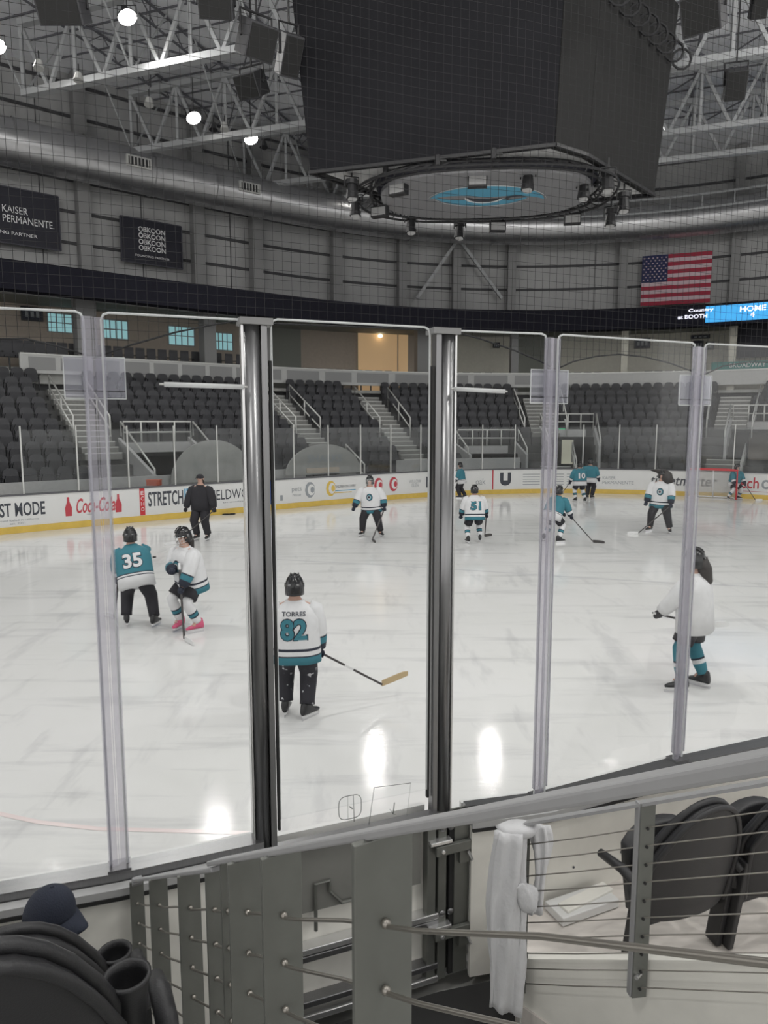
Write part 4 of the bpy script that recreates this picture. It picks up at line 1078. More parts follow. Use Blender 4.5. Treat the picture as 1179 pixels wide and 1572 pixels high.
# light reflections on the glass, built as bright tubes
for (x0, x1, y, a, b, lb) in [(252, 374, 592, 2, 3, 'bright tube standing in for a light reflection on the glass left of the gate'), (697, 775, 599, 4, 5, 'bright tube standing in for a light reflection on the glass right of the gate')]:
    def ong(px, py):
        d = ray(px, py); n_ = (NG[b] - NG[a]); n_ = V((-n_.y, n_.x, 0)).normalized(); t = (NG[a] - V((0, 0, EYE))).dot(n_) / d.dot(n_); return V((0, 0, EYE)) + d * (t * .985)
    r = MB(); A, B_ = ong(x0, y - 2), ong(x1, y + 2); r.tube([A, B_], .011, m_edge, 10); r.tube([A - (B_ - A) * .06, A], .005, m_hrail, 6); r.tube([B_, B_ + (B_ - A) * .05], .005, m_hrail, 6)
    tag(r.build('glass_reflection_tube', smooth=True), lb, 'handle', 'tubes for reflections on the glass')

# near boards: puck board, ledges
def off_line(P, d):
    out = []
    for i, p in enumerate(P):
        t = (P[min(i + 1, len(P) - 1)] - P[max(i - 1, 0)]).normalized(); out.append(p + V((-t.y, t.x, 0)) * d)
    return out
def sweep_ng(name, P, prof, m, parent=None, loc=None):
    r = MB(); lines = [(off_line(P, d), z) for d, z in prof]; rings = [[V((L_[i].x, L_[i].y, z)) - (loc or V((0, 0, 0))) for L_, z in lines] for i in range(len(P))]
    r.loft(rings, m); return r.build(name, parent=parent)
def boards_near(P, label, dz=0.0):
    c = V((P[0].x + P[-1].x, P[0].y + P[-1].y, 0)) / 2
    rt = empty('dasher_boards', c, 0, label, 'rink boards', 'near rink boards')
    sweep_ng('back_panel', P, [(-.10, 0.001), (-.07, 0.001), (-.07, .96 + dz), (-.10, .96 + dz)], m_puck_white, rt, c)
    sweep_ng('board_panel', P, [(.08, 0.001), (.11, 0.001), (.11, 1.0 + dz), (.08, 1.0 + dz)], m_white, rt, c)
    sweep_ng('kick_plate', P, [(.112, 0.002), (.13, 0.002), (.13, .2), (.112, .2)], m_yellow, rt, c)
    sweep_ng('steel_sill', P, [(-.055, .965 + dz), (.045, .965 + dz), (.045, 1.03 + dz), (-.055, 1.03 + dz)], m_steel, rt, c)
    sweep_ng('cap_rail', P, [(-.115, .955 + dz), (-.06, .955 + dz), (-.06, .99 + dz), (-.115, .99 + dz)], m_ledge, rt, c)
    sweep_ng('rubber_strip', P, [(-.118, .935 + dz), (-.105, .935 + dz), (-.105, .953 + dz), (-.118, .953 + dz)], m_rubber, rt, c)
    r = MB()
    for a, b in zip(P[:-1], P[1:]):
        n_ = int((b - a).length / .45) + 1; d = (b - a).normalized(); pn = V((d.y, -d.x, 0))
        for k in range(n_):
            for z in (.86, .55, .2):
                q = a + (b - a) * ((k + .5) / n_) + pn * .102 - c; r.tube([q + V((0, 0, z)), q + pn * .004 + V((0, 0, z))], .007, m_textd, 8)
    r.build('screw_head', parent=rt)
    return rt
boards_near([NG[0], NG[1], NG[2], NG[3] - gd * .02], 'white backed rink boards left of the gate with screws and a steel sill', .02)
boards_near([NG[4] + gd * .17, NG[5], NG[6], NG[7], NG[8]], 'pale backed rink boards right of the gate behind the black seats', -.055)

# gate leaf in the boards
G0 = NG[3] + gd * .02; G1 = NG[4] + gd * .15; GW = (G1 - G0).length; ga = math.atan2(gd.y, gd.x)
gate = empty('bench_gate', G0, ga, 'olive grey boards gate with recessed panel, cross bars and two steel latches', 'gate')
r = MB(); r.box((GW * .42, .10, .52), (GW * .80, .03, .92), m_white); r.build('front_panel', parent=gate)
r = MB(); r.box((GW * .42, .015, .50), (GW * .80, .02, .92), m_puck_white); r.build('back_sheet', parent=gate)
r = MB(); r.box((GW * .40, -.02, .77), (GW * .70, .03, .34), m_door_olive)
r.build('recessed_panel', parent=gate)
r = MB(); U = [(x, -.05, z) for x, z in ((GW * .20, .50), (GW * .20, .76), (GW * .27, .76), (GW * .27, .70), (GW * .33, .62), (GW * .40, .62), (GW * .48, .70), (GW * .48, .80), (GW * .56, .80), (GW * .56, .84))]
r.tube(U, .010, m_plate, 6); r.build('bent_bar', parent=gate)
for z, m in ((.40, m_steel_l), (.36, m_steel), (.98, m_steel), (.10, m_steel), (.02, m_steel_l)):
    r = MB(); r.box((GW * .42, -.03, z), (GW * .84, .07, .035), m); r.build('cross_bar', parent=gate, bevel=.004)
for x in (.02, GW * .80, GW * .86):
    r = MB(); r.box((x, -.03, .5), (.05, .06, .98), m_plate); r.build('upright', parent=gate, bevel=.003)
r = MB(); r.box((GW * .915, -.045, .5), (.030, .02, .96), m_rubber); r.build('rubber_seal', parent=gate)
r = MB(); r.box((GW * .965, -.05, .5), (.085, .025, .95), m_plate); r.box((GW * .90, .02, .48), (.30, .012, .96), m_plate); r.build('hinge_plate', parent=gate, bevel=.003)
for z in (.80, .30):
    r = MB(); r.box((GW * .93, -.085, z), (.26, .025, .055), m_plate); r.box((GW * .84, -.07, z + .045), (.13, .05, .02), m_steel_l)
    r.tube([(GW * .845, -.08, z), (GW * .845, -.11, z)], .012, m_steel_l, 8); la = r.build('latch', parent=gate, bevel=.003)
    r = MB(); r.tube([(GW * .985, -.10, z - .03), (GW * 1.0, -.12, z - .075)], .009, m_steel_l, 8); r.box((GW * .975, -.07, z - .07), (.06, .03, .07), m_plate); r.build('latch_pin', parent=la)
    r = MB()
    for k in range(2): r.ell((GW * .86 + .05 * k, -.065, z + .11), (.022, .008, .018), m_steel, 8, 6)
    r.build('weld_plate', parent=la, smooth=True)

# protective netting above the glass, hanging on a scalloped cable
def ng_at(px, py, dd=.03):
    """(point on net plane) under picture point"""
    d = ray(px, py); best = None
    P = off_line(NG, dd)
    for a, b in zip(P[:-1], P[1:]):
        e = b - a; det = -d.x * e.y + d.y * e.x
        if abs(det) < 1e-9: continue
        t = (-a.x * e.y + a.y * e.x) / det; u = (d.x * a.y - d.y * a.x) / det
        if t > 0 and -1e-4 <= u <= 1.0001: best = V((d.x * t, d.y * t, EYE + d.z * t)); break
    return best
cab = [(-60, 548), (0, 520), (40, 520), (90, 532), (145, 549), (200, 530), (270, 510), (330, 498), (388, 489), (400, 496), (500, 500), (600, 504), (672, 507), (690, 507), (740, 521), (790, 538), (830, 555), (853, 567), (880, 555), (915, 547), (950, 544), (990, 548), (1030, 558), (1079, 576), (1110, 562), (1150, 556), (1190, 556)]
cp_ = [q for q in [ng_at(*c_) for c_ in cab] if q is not None]
net = empty('protective_net', (cp_[0] + cp_[-1]) / 2, 0, 'black square mesh safety netting hanging above the near glass on a scalloped cable', 'netting'); NL = net.location.copy()
r = MB(); r.tube([p - NL for p in cp_], .0042, m_net, 6); r.build('edge_cable', parent=net, smooth=True)
Lc = np.r_[0, np.cumsum([(V((b.x - a.x, b.y - a.y, 0))).length for a, b in zip(cp_[:-1], cp_[1:])])]
def cz(u): return V([np.interp(u, Lc, [p[k] for p in cp_]) for k in range(3)])
r = MB(); ZN = 5.95; CELL = .043; TH = .0014
us = np.arange(0, Lc[-1], CELL)
for u in us:
    p = cz(u) - NL; q = V((p.x, p.y, ZN - NL.z)); r.bar(p, q, TH, TH, m_net)
pts_ = [cz(u) for u in us]
for z in np.arange(3.15, ZN, CELL):
    k = 0
    while k < len(us) - 1:
        if pts_[k].z < z:
            j = k
            while j < len(us) - 1 and pts_[j + 1].z < z and j - k < 12: j += 1
            if j > k: r.bar(V((pts_[k].x, pts_[k].y, z)) - NL, V((pts_[j].x, pts_[j].y, z)) - NL, TH, TH, m_net)
            k = max(j, k + 1)
        else: k += 1
o = r.build('mesh_cords', parent=net, fix=False); o['kind'] = 'stuff'

# ================================================================== NEAR FLOOR, STEPS
RD = V((-.472, .8816, 0)).normalized(); RA = V((RD.y, -RD.x, 0))       # down the aisle, and across it
g = MB(); E0 = V((-.41, 1.65, 0))
def step(mb, a, b, z0, z1, left=-4.0, right=-.10, m=m_conc):   # a..b along aisle from E0
    P = [E0 + RD * a + RA * left, E0 + RD * a + RA * right, E0 + RD * b + RA * right, E0 + RD * b + RA * left]
    mb.hexa([V((p.x, p.y, z0)) for p in P] + [V((p.x, p.y, z1)) for p in P], m)
for a, b, z in ((.82, 1.28, .36), (.10, .82, .36), (-.62, .10, .80), (-1.34, -.62, 1.22), (-3.5, -1.34, 1.5)):
    step(g, a, b, 0, z)
struct('floor_seating_steps', g)
g = MB()
for k, z in enumerate((.18, .36, .58, .80, 1.02, 1.22, 1.38, 1.5)):
    step(g, .98 - .36 * (k + 1), .98 - .36 * k if k else .9, 0, z, -.06, .95, m_conc)
struct('floor_aisle_steps', g)
g = MB(); g.prism([(-.7, 2.9), (.4, 2.2), (1.1, 2.9), (1.0, 3.7), (.3, 3.52), (-.6, 3.18)], .0, .012, m_rubber); struct('floor_rubber_mat', g)
# raised concrete row floor on the other side of the aisle, with pale side wall
RD2 = V((-.9014, .9136, 0)).normalized(); slope2 = -.7454 / math.hypot(.9014, .9136)
PA = V((.63, 3.0, 0)); PB = V((1.03, 2.6, 0))
wA = PA + RD2 * .02 + V((.05, .05, 0)); wB = PB - RD2 * 1.6 + V((.05, .05, 0))
g = MB(); g.prism([(PA.x + .02, PA.y + .02), (wB.x, wB.y), (6, 2.5), (6, 5.75), (3.3, 4.72), (1.86, 4.16), (.89, 3.72), (.72, 3.68)], 0.012, .37, m_conc_warm); struct('floor_front_row', g)
r = MB(); zA = .60; 
def wz(p): return zA + (PA - V((p.x, p.y, 0))).dot(RD2) * -slope2
n2 = V((-RD2.y, RD2.x, 0)) * .03; n2 = V((RD2.y, -RD2.x, 0)) * .03
tA, tB = .60, .60 + (wB - PA).length * abs(slope2)
r.hexa([wA - n2, wB - n2, wB + n2, wA + n2, wA - n2 + V((0, 0, tA)), wB - n2 + V((0, 0, tB)), wB + n2 + V((0, 0, tB)), wA + n2 + V((0, 0, tA))], m_puck_white)
q = V((.74, 3.66, 0)); r.bar(wA + V((0, 0, .19)), q + V((0, 0, .19)), .36, .03, m_puck_white, side=(0, 0, 1))
struct('wall_aisle_side', r)
# white plank on the floor
r = MB(); a = aty(850, 1407, 3.62); b = aty(935, 1383, 3.78); a.z = b.z = .40
r.bar(a, b, .05, .16, m_white, side=(0, 0, 1)); r.bar(a + V((.05, .0, .03)), b + V((0, .03, .03)), .02, .08, m_puck_white, side=(0, 0, 1))
tag(r.build('white_plank', bevel=.005), 'short white plank lying on the concrete beside the first black seat', 'plank')

# ================================================================== GUARD RAIL 1
SL = -.6608 / math.hypot(.495, .9243)      # drop per metre along the aisle
E3 = aty(335, 1322, 1.65)
def rl(t, dz=0.0, acr=0.0): return E3 + RD * t + V((0, 0, SL * t + dz)) + RA * acr
def t_of(px):
    lo, hi = -1.6, 2.2
    for _ in range(50):
        mid = (lo + hi) / 2
        if proj(rl(mid))[0] > px: lo = mid
        else: hi = mid
    return lo
gr = empty('guard_rail', rl(0), 0, 'large grey sloping guard rail with flat top bar, wide upright plates and steel cables', 'guard rail'); GL = E3.copy()
r = MB(); r.bar(rl(-1.66) - GL, rl(.02) - GL, .050, .012, m_rail, side=RA); r.build('top_bar', parent=gr, bevel=.003)
r = MB(); r.bar(rl(-.02, -.018) - GL, rl(1.44, -.018) - GL, .048, .012, m_rail, side=RA); r.bar(rl(1.44, -.018) - GL, rl(1.47, -.03) - GL, .042, .03, m_rail, side=RA); r.build('lower_top_bar', parent=gr, bevel=.003)
def plate(t, wd, th=.010, top=-.006):
    p = rl(t, top); b = V((p.x, p.y, max(p.z - 1.0, .02)))
    r = MB(); r.bar(b - GL, p - GL, wd, th, m_plate, side=RA); o = r.build('upright_plate', parent=gr, bevel=.0015)
    return p
def bolt(t, row):
    p = rl(t, -.028 - .098 * row - .012); return p
plates = [(587, .088), (431, .078), (376, .078), (347, .030), (326, .040), (289, .066), (242, .066), (209, .060)]
pt = []
for px, wd in plates:
    t = t_of(px); pt.append(t); plate(t, wd, top=-.006 if px > 340 else -.022)
for row in range(1, 7):
    r = MB(); dz = -.035 - .098 * row
    sag = [rl(t, dz - (.006 if i % 2 else 0)) - GL for i, t in enumerate(np.linspace(-1.62, 1.42, 15))]
    r.tube(sag, .0034, m_cable, 8); cb = r.build('steel_cable', parent=gr, smooth=True)
    r = MB()
    for t in pt:
        for q in (-1, 1):
            c_ = rl(t, dz) - GL; r.ell(c_ + (RD + V((0, 0, SL))).normalized() * .012 * q, (.007, .007, .007), m_cable, 8, 6)
    r.build('cable_fitting', parent=cb, smooth=True)

# ================================================================== GUARD RAIL 2 (across the aisle)
g2 = empty('guard_rail', PA + V((0, 0, .6)), 0, 'thin cable guard rail with two perforated plates in front of the black seats', 'guard rail'); G2L = g2.location.copy()
def r2(t, z): return PA - RD2 * t + V((0, 0, z + abs(slope2) * t))
A2 = V((RD2.y, -RD2.x, 0))
tB2 = (PB - PA).length
for t in (0, tB2, tB2 + .62):
    r = MB(); p0 = V(r2(t, 0)); zt = 1.30 + abs(slope2) * t; zb = .44 + (.30 * t if t else 0) + .04 * (t > 0)
    zb = .46 + .60 * t
    r.bar(V((p0.x, p0.y, zb)) - G2L, V((p0.x, p0.y, zt)) - G2L, .060, .010, m_plate, side=V((1, .12, 0)))
    r.bar(V((p0.x - .034, p0.y + .012, zb)) - G2L, V((p0.x - .034, p0.y + .012, zt)) - G2L, .008, .03, m_rail, side=V((1, .12, 0)))
    pl = r.build('upright_plate', parent=g2)
    r = MB()
    for k in range(10):
        z = zt - .10 - .0765 * k; r.tube([V((p0.x, p0.y - .012, z)) - G2L, V((p0.x, p0.y + .012, z)) - G2L], .006, m_rubber, 8)
    r.tube([V((p0.x, p0.y, zb + .10)) - G2L - A2 * .03, V((p0.x, p0.y, zb + .10)) - G2L - A2 * -.075], .009, m_steel_l, 8); r.tube([V((p0.x, p0.y, zb)) - G2L + A2 * .045, V((p0.x, p0.y, zb + .18)) - G2L + A2 * .045], .011, m_plate, 8)
    r.build('bolt', parent=pl)
for k in range(10):
    z = 1.30 - .10 - .0765 * k
    r = MB(); r.tube([r2(-.02 if k else .0, z) - G2L, r2(tB2 / 2, z - .004) - G2L, r2(tB2, z) - G2L, r2(tB2 + .6, z - .003) - G2L, r2(tB2 + 1.0, z) - G2L], .0026, m_cable, 6); r.build('steel_cable', parent=g2, smooth=True)
r = MB(); r.bar(r2(-.04, 1.305) - G2L, r2(tB2 + 1.0, 1.305) - G2L, .05, .012, m_rail, side=A2); r.build('top_bar', parent=g2)

# white cloth hung over the first plate
def cloth():
    top = V(r2(0, 1.30)); rt = empty('white_cloth', top + V((-.02, -.03, -.85)), 0, 'pale grey white jersey like cloth hung over the first plate beside the gate', 'cloth')
    L = rt.location.copy()
    # main hanging fall
    rows = []
    for i in range(25):
        v = i / 24; z = 1.305 - .87 * v; cx = .560 - .018 * v - .008 * math.sin(v * 5); wd = .062 + .030 * min(1, v * 2.5) - .026 * v
        ring = []
        for k in range(48):
            a = 2 * math.pi * k / 48; gather = .55 + .45 * v
            fo = 1 + .17 * math.sin(3 * a + 2.2 * v) * gather + .12 * math.sin(7 * a + 3 * v + math.sin(9 * v)) + .05 * math.sin(13 * a - 5 * v)
            ring.append(V((cx + wd * math.cos(a) * fo, 2.93 + .034 * math.sin(a) * fo * (1 + .5 * math.sin(5 * a + v * 4)), z - .03 * math.cos(a - .6) * (v > .95))) - L)
        rows.append(ring)
    r = MB(); r.loft(rows, m_towel); r.build('hanging_fall', parent=rt, smooth=True)
    rows = []
    for i in range(13):
        v = i / 12; z = 1.30 - .42 * v; cx = .695 + .015 * math.sin(v * 4); wd = .032 + .012 * math.sin(v * 6 + 1)
        rows.append([V((cx + wd * math.cos(a) * (1 + .3 * math.sin(3 * a + 5 * v) + .15 * math.sin(7 * a)), 2.985 + .02 * math.sin(a) * (1 + .4 * math.sin(5 * a)), z)) - L for a in [2 * math.pi * k / 32 for k in range(32)]])
    r = MB(); r.loft(rows, m_towel); r.build('sleeve', parent=rt, smooth=True)
    rows = []
    for i in range(10):
        v = i / 9; c_ = V((.585 + .075 * v, 2.92, 1.06 - .12 * v)); wd = .018 + .028 * math.sin(v * math.pi) ** .7
        rows.append([c_ - L + V((wd * math.cos(a) * (1 + .35 * math.sin(4 * a + 6 * v)), .03 * math.sin(a), wd * math.cos(a + .9) * (1 + .4 * math.sin(5 * a + 4 * v)))) for a in [2 * math.pi * k / 30 for k in range(30)]])
    r = MB(); r.loft(rows, m_towel); r.build('bunched_cuff', parent=rt, smooth=True)
    r = MB(); r.loft([[V((.60 + wx * math.cos(a) * (1 + .1 * math.sin(5 * a)), 2.965 + .05 * math.sin(a), z)) - L for a in [2 * math.pi * k / 16 for k in range(16)]] for z, wx in ((1.28, .07), (1.305, .10), (1.318, .07))], m_towel); r.build('folded_top', parent=rt, smooth=True)
cloth()

# ================================================================== NEAR SEATS
def near_seat(loc, rz, label, group, arm_l=True, arm_r=True, cup_r=True, sc=1.0, arm_x=.29, arm_len=.26):
    rt = empty('arena_seat', loc, rz, label, 'seat', group, scale=sc)
    def outline(w, z0, z1, dr, nu=13, nv=9, y0=0.0, tilt=-.16, curl=.06):
        G = []
        for j in range(nv):
            v = j / (nv - 1); row = []
            for i in range(nu):
                u = -1 + 2 * i / (nu - 1); top = z1 - dr * abs(u) ** 2.4; hw = w * (1 - .10 * (1 - v) ** 2)
                z = z0 + (top - z0) * v; row.append(V((hw * u, y0 + tilt * (z - z0) + curl * abs(u) ** 2.5, z)))
            G.append(row)
        return G
    r = MB(); G = outline(.265, .30, .90, .30, y0=-.02); r.slab(G, V((0, -.045, 0)), 1, m_seat_blk); r.build('backrest_shell', parent=rt, smooth=True, bevel=.012)
    r = MB(); rim = [G[j][0] for j in range(9)] + G[8][1:-1] + [G[j][-1] for j in range(8, -1, -1)]
    r.tube([p + V((0, .006, .004)) for p in rim], .017, m_seat_blk, 8); r.tube([p + V((0, -.048, .0)) for p in rim], .013, m_seat_blk, 8); r.build('rim_piping', parent=rt, smooth=True)
    r = MB(); G = outline(.235, .34, .86, .27, y0=.0); r.slab(G, V((0, .045, 0)), 1, m_seat_cloth); r.build('backrest_cushion', parent=rt, smooth=True, bevel=.015)
    r = MB(); G = outline(.225, .30, .66, .08, nu=9, nv=6, y0=.12, tilt=.10, curl=-.02); r.slab(G, V((0, .075, 0)), 1, m_seat_blk); r.build('seat_pan', parent=rt, smooth=True, bevel=.012)
    r = MB()
    for x in (-.27, .27): r.bar((x, .06, .012), (x, -.01, .52), .035, .08, m_blackm, side=(1, 0, 0))
    r.box((0, .05, .27), (.54, .06, .05), m_blackm); r.build('stand_bracket', parent=rt, bevel=.006)
    for x, on in ((-.29, arm_l), (arm_x, arm_r)):
        if on:
            r = MB(); r.tube([(x, -.03, .47), (x, .03, .50), (x, .10, .515), (x, arm_len, .50)], [.018, .025, .025, .021], m_seat_blk, 10); r.bar((x, .02, .36), (x, .05, .50), .03, .06, m_seat_blk, side=(1, 0, 0)); r.build('armrest', parent=rt, smooth=True)
    if cup_r:
        r = MB(); c = V((.29, .02, .0)); R_ = .046
        prof = [(R_ * .78, .53), (R_ * .95, .63), (R_ + .004, .645), (R_ + .004, .652), (R_ - .004, .652), (R_ * .9, .63), (R_ * .72, .545), (.002, .542)]
        r.loft([[c + V((a_ * math.cos(t), a_ * math.sin(t) - .0, z)) for t in [2 * math.pi * k / 20 for k in range(20)]] for a_, z in prof], m_seat_blk); r.build('cup_holder', parent=rt, smooth=True)
    return rt
ang1 = math.atan2(-RD.x, RD.y)
ga1 = math.atan2(RA.y, RA.x)
cups = [(V((-.57, 1.38, 1.88)), 'third row'), (V((-.83, 1.95, 1.47)), 'second row'), (V((-1.06, 2.45, 1.11)), 'front row')]
zt = [1.27, .865, .45]
for i, (c, nm) in enumerate(cups):
    for k in range(3):
        p = V((c.x, c.y, 0)) - RA * (.27 + .56 * k) + RD * (-.02)
        near_seat((p.x, p.y, zt[i] - .0), ga1, 'black arena seat in the %s of the lower left block, %s' % (nm, ['aisle end', 'second from the aisle', 'third from the aisle'][k]), 'black seats of the lower left block', arm_l=False, arm_x=.37 if k == 0 else .29, arm_len=.17)
# seats across the aisle
gA = math.atan2(.43, .96)
pS = V((1.50, 3.28, .37))
for k in range(4):
    p = pS + V((math.cos(gA - .12), math.sin(gA - .12), 0)) * .60 * k
    near_seat((p.x, p.y, .37), gA - .05, ['black arena seat with raised armrest behind the thin cable guard rail', 'black arena seat cut by the right picture edge under the big rail', 'black arena seat outside the right picture edge, third in its row', 'black arena seat outside the right picture edge, fourth in its row'][k], 'black seats across the aisle', sc=1.04)

# cap on the front row seat
cpos = V((-1.28, 2.50, 1.225))
ct = empty('baseball_cap', cpos, math.radians(-12), 'navy baseball cap with its brim turned down, resting on the front row seat back', 'cap')
r = MB(); rings = []
for i in range(10):
    a = math.pi / 2 * i / 9; rr_ = math.cos(a); z = math.sin(a)
    rings.append([V((.100 * rr_ * math.cos(t) + .02 * z, .085 * rr_ * math.sin(t), .125 * z ** .9)) for t in [2 * math.pi * k / 24 for k in range(24)]] if i < 9 else [V((.02 + .002 * math.cos(t), .002 * math.sin(t), .125)) for t in [2 * math.pi * k / 24 for k in range(24)]])
r.loft(rings, m_cap_navy); r.build('crown', parent=ct, smooth=True)
r = MB(); G = []
for i in range(7):
    v = i / 6; row = []
    for j in range(9):
        u = -1 + 2 * j / 8; hw = .078 * (1 - .35 * v ** 2); row.append(V((.085 * math.sqrt(max(0, 1 - (u * .8) ** 2)) + .075 * v * (1 - .3 * u * u), hw * u, .02 - .045 * v - .02 * u * u)))
    G.append(row)
r.slab(G, V((0, 0, .006)), 1, m_cap_navy); r.build('brim', parent=ct, smooth=True)
r = MB(); r.ell((.02, 0, .126), (.008, .008, .004), m_cap_navy, 8, 6); r.build('top_button', parent=ct, smooth=True)

# ================================================================== PEOPLE
def skin_body(name, verts, edges, radii, m, parent, levels=1):
    me = bpy.data.meshes.new('t'); me.from_pydata([tuple(v) for v in verts], edges, []); me.update()
    ob = bpy.data.objects.new('t', me); COL.objects.link(ob)
    md = ob.modifiers.new('s', 'SKIN'); md.use_smooth_shade = True
    for i, rd in enumerate(radii):
        sv = me.skin_vertices[0].data[i]; sv.radius = rd if isinstance(rd, tuple) else (rd, rd); sv.use_root = (i == 0)
    sb = ob.modifiers.new('u', 'SUBSURF'); sb.levels = levels; sb.render_levels = levels
    dg = bpy.context.evaluated_depsgraph_get(); dg.update()
    nm = bpy.data.meshes.new_from_object(ob.evaluated_get(dg)); bpy.data.objects.remove(ob); bpy.data.meshes.remove(me)
    nm.materials.clear(); nm.materials.append(m); nm.name = name
    o = bpy.data.objects.new(name, nm); COL.objects.link(o); o.parent = parent; nm.polygons.foreach_set('use_smooth', [True] * len(nm.polygons))
    return o
def ik(a, b, l1, l2, hint):
    a, b = V(a), V(b); d = b - a; L = min(d.length, (l1 + l2) * .995); dn = d.normalized()
    x = (l1 * l1 - l2 * l2 + L * L) / (2 * L); h = math.sqrt(max(l1 * l1 - x * x, 0)); hn = (V(hint) - dn * V(hint).dot(dn)).normalized()
    return a + dn * x + hn * h, a + dn * L

def skater(foot_px, rz, k, label, jersey='white', pants='long', sock='white', skatem=None, lean=(0, .06), twist=0.0, pelvis_z=.86, feet=((-.16, 0), (.16, 0)), toe=(8, -8),
           hands=((-.34, .18, .86), (.34, .18, .86)), number=None, name=None, crest=False, headgear='helmet', hair=None, stick=None, cage=False, head_turn=0.0, head_pitch=0.0, jcols=None, glove=None, skin_face=True, snow=False, stick_label=None, gloves2=None):
    pos = atz(foot_px[0], foot_px[1], 0); pos.z = 0
    root = empty('person', pos, rz, label, 'person', scale=k)
    W = Matrix.Translation(pos) @ Matrix.Rotation(rz, 4, 'Z') @ Matrix.Scale(k, 4)
    pel = V((0, 0, pelvis_z)); lx, ly = lean; spine = V((lx, ly, 1)).normalized()
    chest = pel + spine * .30; neckb = pel + spine * .50; hd = neckb + (spine * .4 + V((0, .02, .6))).normalized() * .08; hc = neckb + (spine * .3 + V((0, .03, .7))).normalized() * .175
    X = Matrix.Rotation(twist, 3, 'Z') @ V((1, 0, 0)); X = (X - spine * X.dot(spine)).normalized(); Yf = spine.cross(X)     # Yf front
    sh = [neckb - spine * .06 + X * .20 * q for q in (-1, 1)]
    hip = [pel + V((.10 * q, 0, -.02)) for q in (-1, 1)]
    ank = [V((feet[i][0], feet[i][1], .17)) for i in (0, 1)]
    knees = []
    for i in (0, 1):
        kn, an = ik(hip[i], ank[i], .37, .36, V((.15 * (-1, 1)[i], 1, 0))); knees.append(kn); ank[i] = an if (an - ank[i]).length < .001 else ank[i]
    el, wr = [], []
    for i in (0, 1):
        e, w_ = ik(sh[i], hands[i], .27, .25, V(((-1, 1)[i] * .9, -.5, -.3))); el.append(e); wr.append(w_)
    HR = Matrix.Rotation(head_turn, 3, 'Z') @ Matrix.Rotation(head_pitch, 3, 'X')
    hf = HR @ V((0, 1, 0))
    vs = [pel, chest, neckb, hd, hc, hc + V((0, 0, .075)), hc + hf * .085 + V((0, 0, -.005))]; ed = [(0, 1), (1, 2), (2, 3), (3, 4), (4, 5), (4, 6)]; rd = [.12, .12, .05, .05, .082, .06, .02]
    for i in (0, 1):
        b = len(vs); hv = (wr[i] - el[i]).normalized()
        vs += [sh[i], el[i], wr[i], wr[i] + hv * .06]; ed += [(2, b), (b, b + 1), (b + 1, b + 2), (b + 2, b + 3)]; rd += [.04, .043, .03, .028]
        b = len(vs); vs += [hip[i], knees[i], ank[i], ank[i] + V((0, .1, -.06))]; ed += [(0, b), (b, b + 1), (b + 1, b + 2), (b + 2, b + 3)]; rd += [.095, .06, .04, .03]
    skin_body('body', vs, ed, rd, m_skin, root)
    # face details
    if skin_face:
        r = MB()
        for q in (-1, 1): r.ell(hc + HR @ V((.032 * q, .078, .01)), (.012, .006, .007), m_textd, 8, 6)
        r.build('eye', parent=root, smooth=True)
        r = MB(); r.ell(hc + HR @ V((0, .072, -.045)), (.022, .008, .006), mat('lips', (.35, .12, .11), .5), 8, 6); r.build('mouth', parent=root, smooth=True)
        r = MB()
        for q in (-1, 1): r.ell(hc + HR @ V((.084 * q, -.005, .0)), (.012, .022, .03), m_skin, 8, 6)
        r.build('ear', parent=root, smooth=True)
    # trousers / shorts
    pm = m_snow if snow else m_black
    def limb(pts, rs, m, mats=None, seg=14, flat=1.0):
        r = MB(); pts = [V(p) for p in pts]; rings = []
        for j, p in enumerate(pts):
            d = (pts[min(j + 1, len(pts) - 1)] - pts[max(j - 1, 0)]).normalized(); x, y, _ = frame(d, V((0, 1, 0)))
            rings.append([p + x * rs[j] * math.cos(t) + y * rs[j] * flat * math.sin(t) for t in [2 * math.pi * q / seg for q in range(seg)]])
        r.loft(rings, m, mats=mats); return r
    def lerp(a, b, t): return a + (b - a) * t
    r = MB(); hipw = .205 if pants == 'short' else .175
    rings = []
    for z, kx, ky in ((-.13, .92, .95), (-.06, 1.0, 1.0), (.04, .98, .98), (.14, .86, .86)):
        c = pel + spine * z; rings.append([c + X * hipw * kx * math.cos(t) + Yf * .135 * ky * math.sin(t) for t in [2 * math.pi * q / 20 for q in range(20)]])
    r.loft(rings, pm)
    for i in (0, 1):
        H0 = hip[i] + V((0, 0, -.02)); Kn, An = knees[i], ank[i]
        if pants == 'long': P = [H0, lerp(H0, Kn, .5), Kn, lerp(Kn, An, .4), lerp(Kn, An, .85), lerp(Kn, An, .98)]; R_ = [.125, .120, .104, .094, .084, .086]
        else: P = [H0, lerp(H0, Kn, .5), lerp(H0, Kn, .80)]; R_ = [.115, .122, .118]
        q = limb(P, R_, pm); r.add(q.v, q.f, pm)
    r.build('trousers' if pants == 'long' else 'hockey_shorts', parent=root, smooth=True)
    if pants != 'long':
        for i in (0, 1):
            Kn, An = knees[i], ank[i]; H0 = hip[i]
            sm_ = {'white': m_wcloth, 'teal': m_teal}[sock]; s2 = m_teal if sock == 'white' else m_wcloth; s3 = m_navy
            P = [lerp(H0, Kn, .72), Kn, lerp(Kn, An, .25), lerp(Kn, An, .42), lerp(Kn, An, .48), lerp(Kn, An, .62), lerp(Kn, An, .68), lerp(Kn, An, .92), lerp(Kn, An, .99)]
            q = limb(P, [.078, .082, .082, .080, .079, .076, .075, .062, .06], sm_, mats=[sm_, sm_, sm_, s3, s2, s3 if sock == 'white' else sm_, sm_, sm_]); q.build('hockey_sock', parent=root, smooth=True)
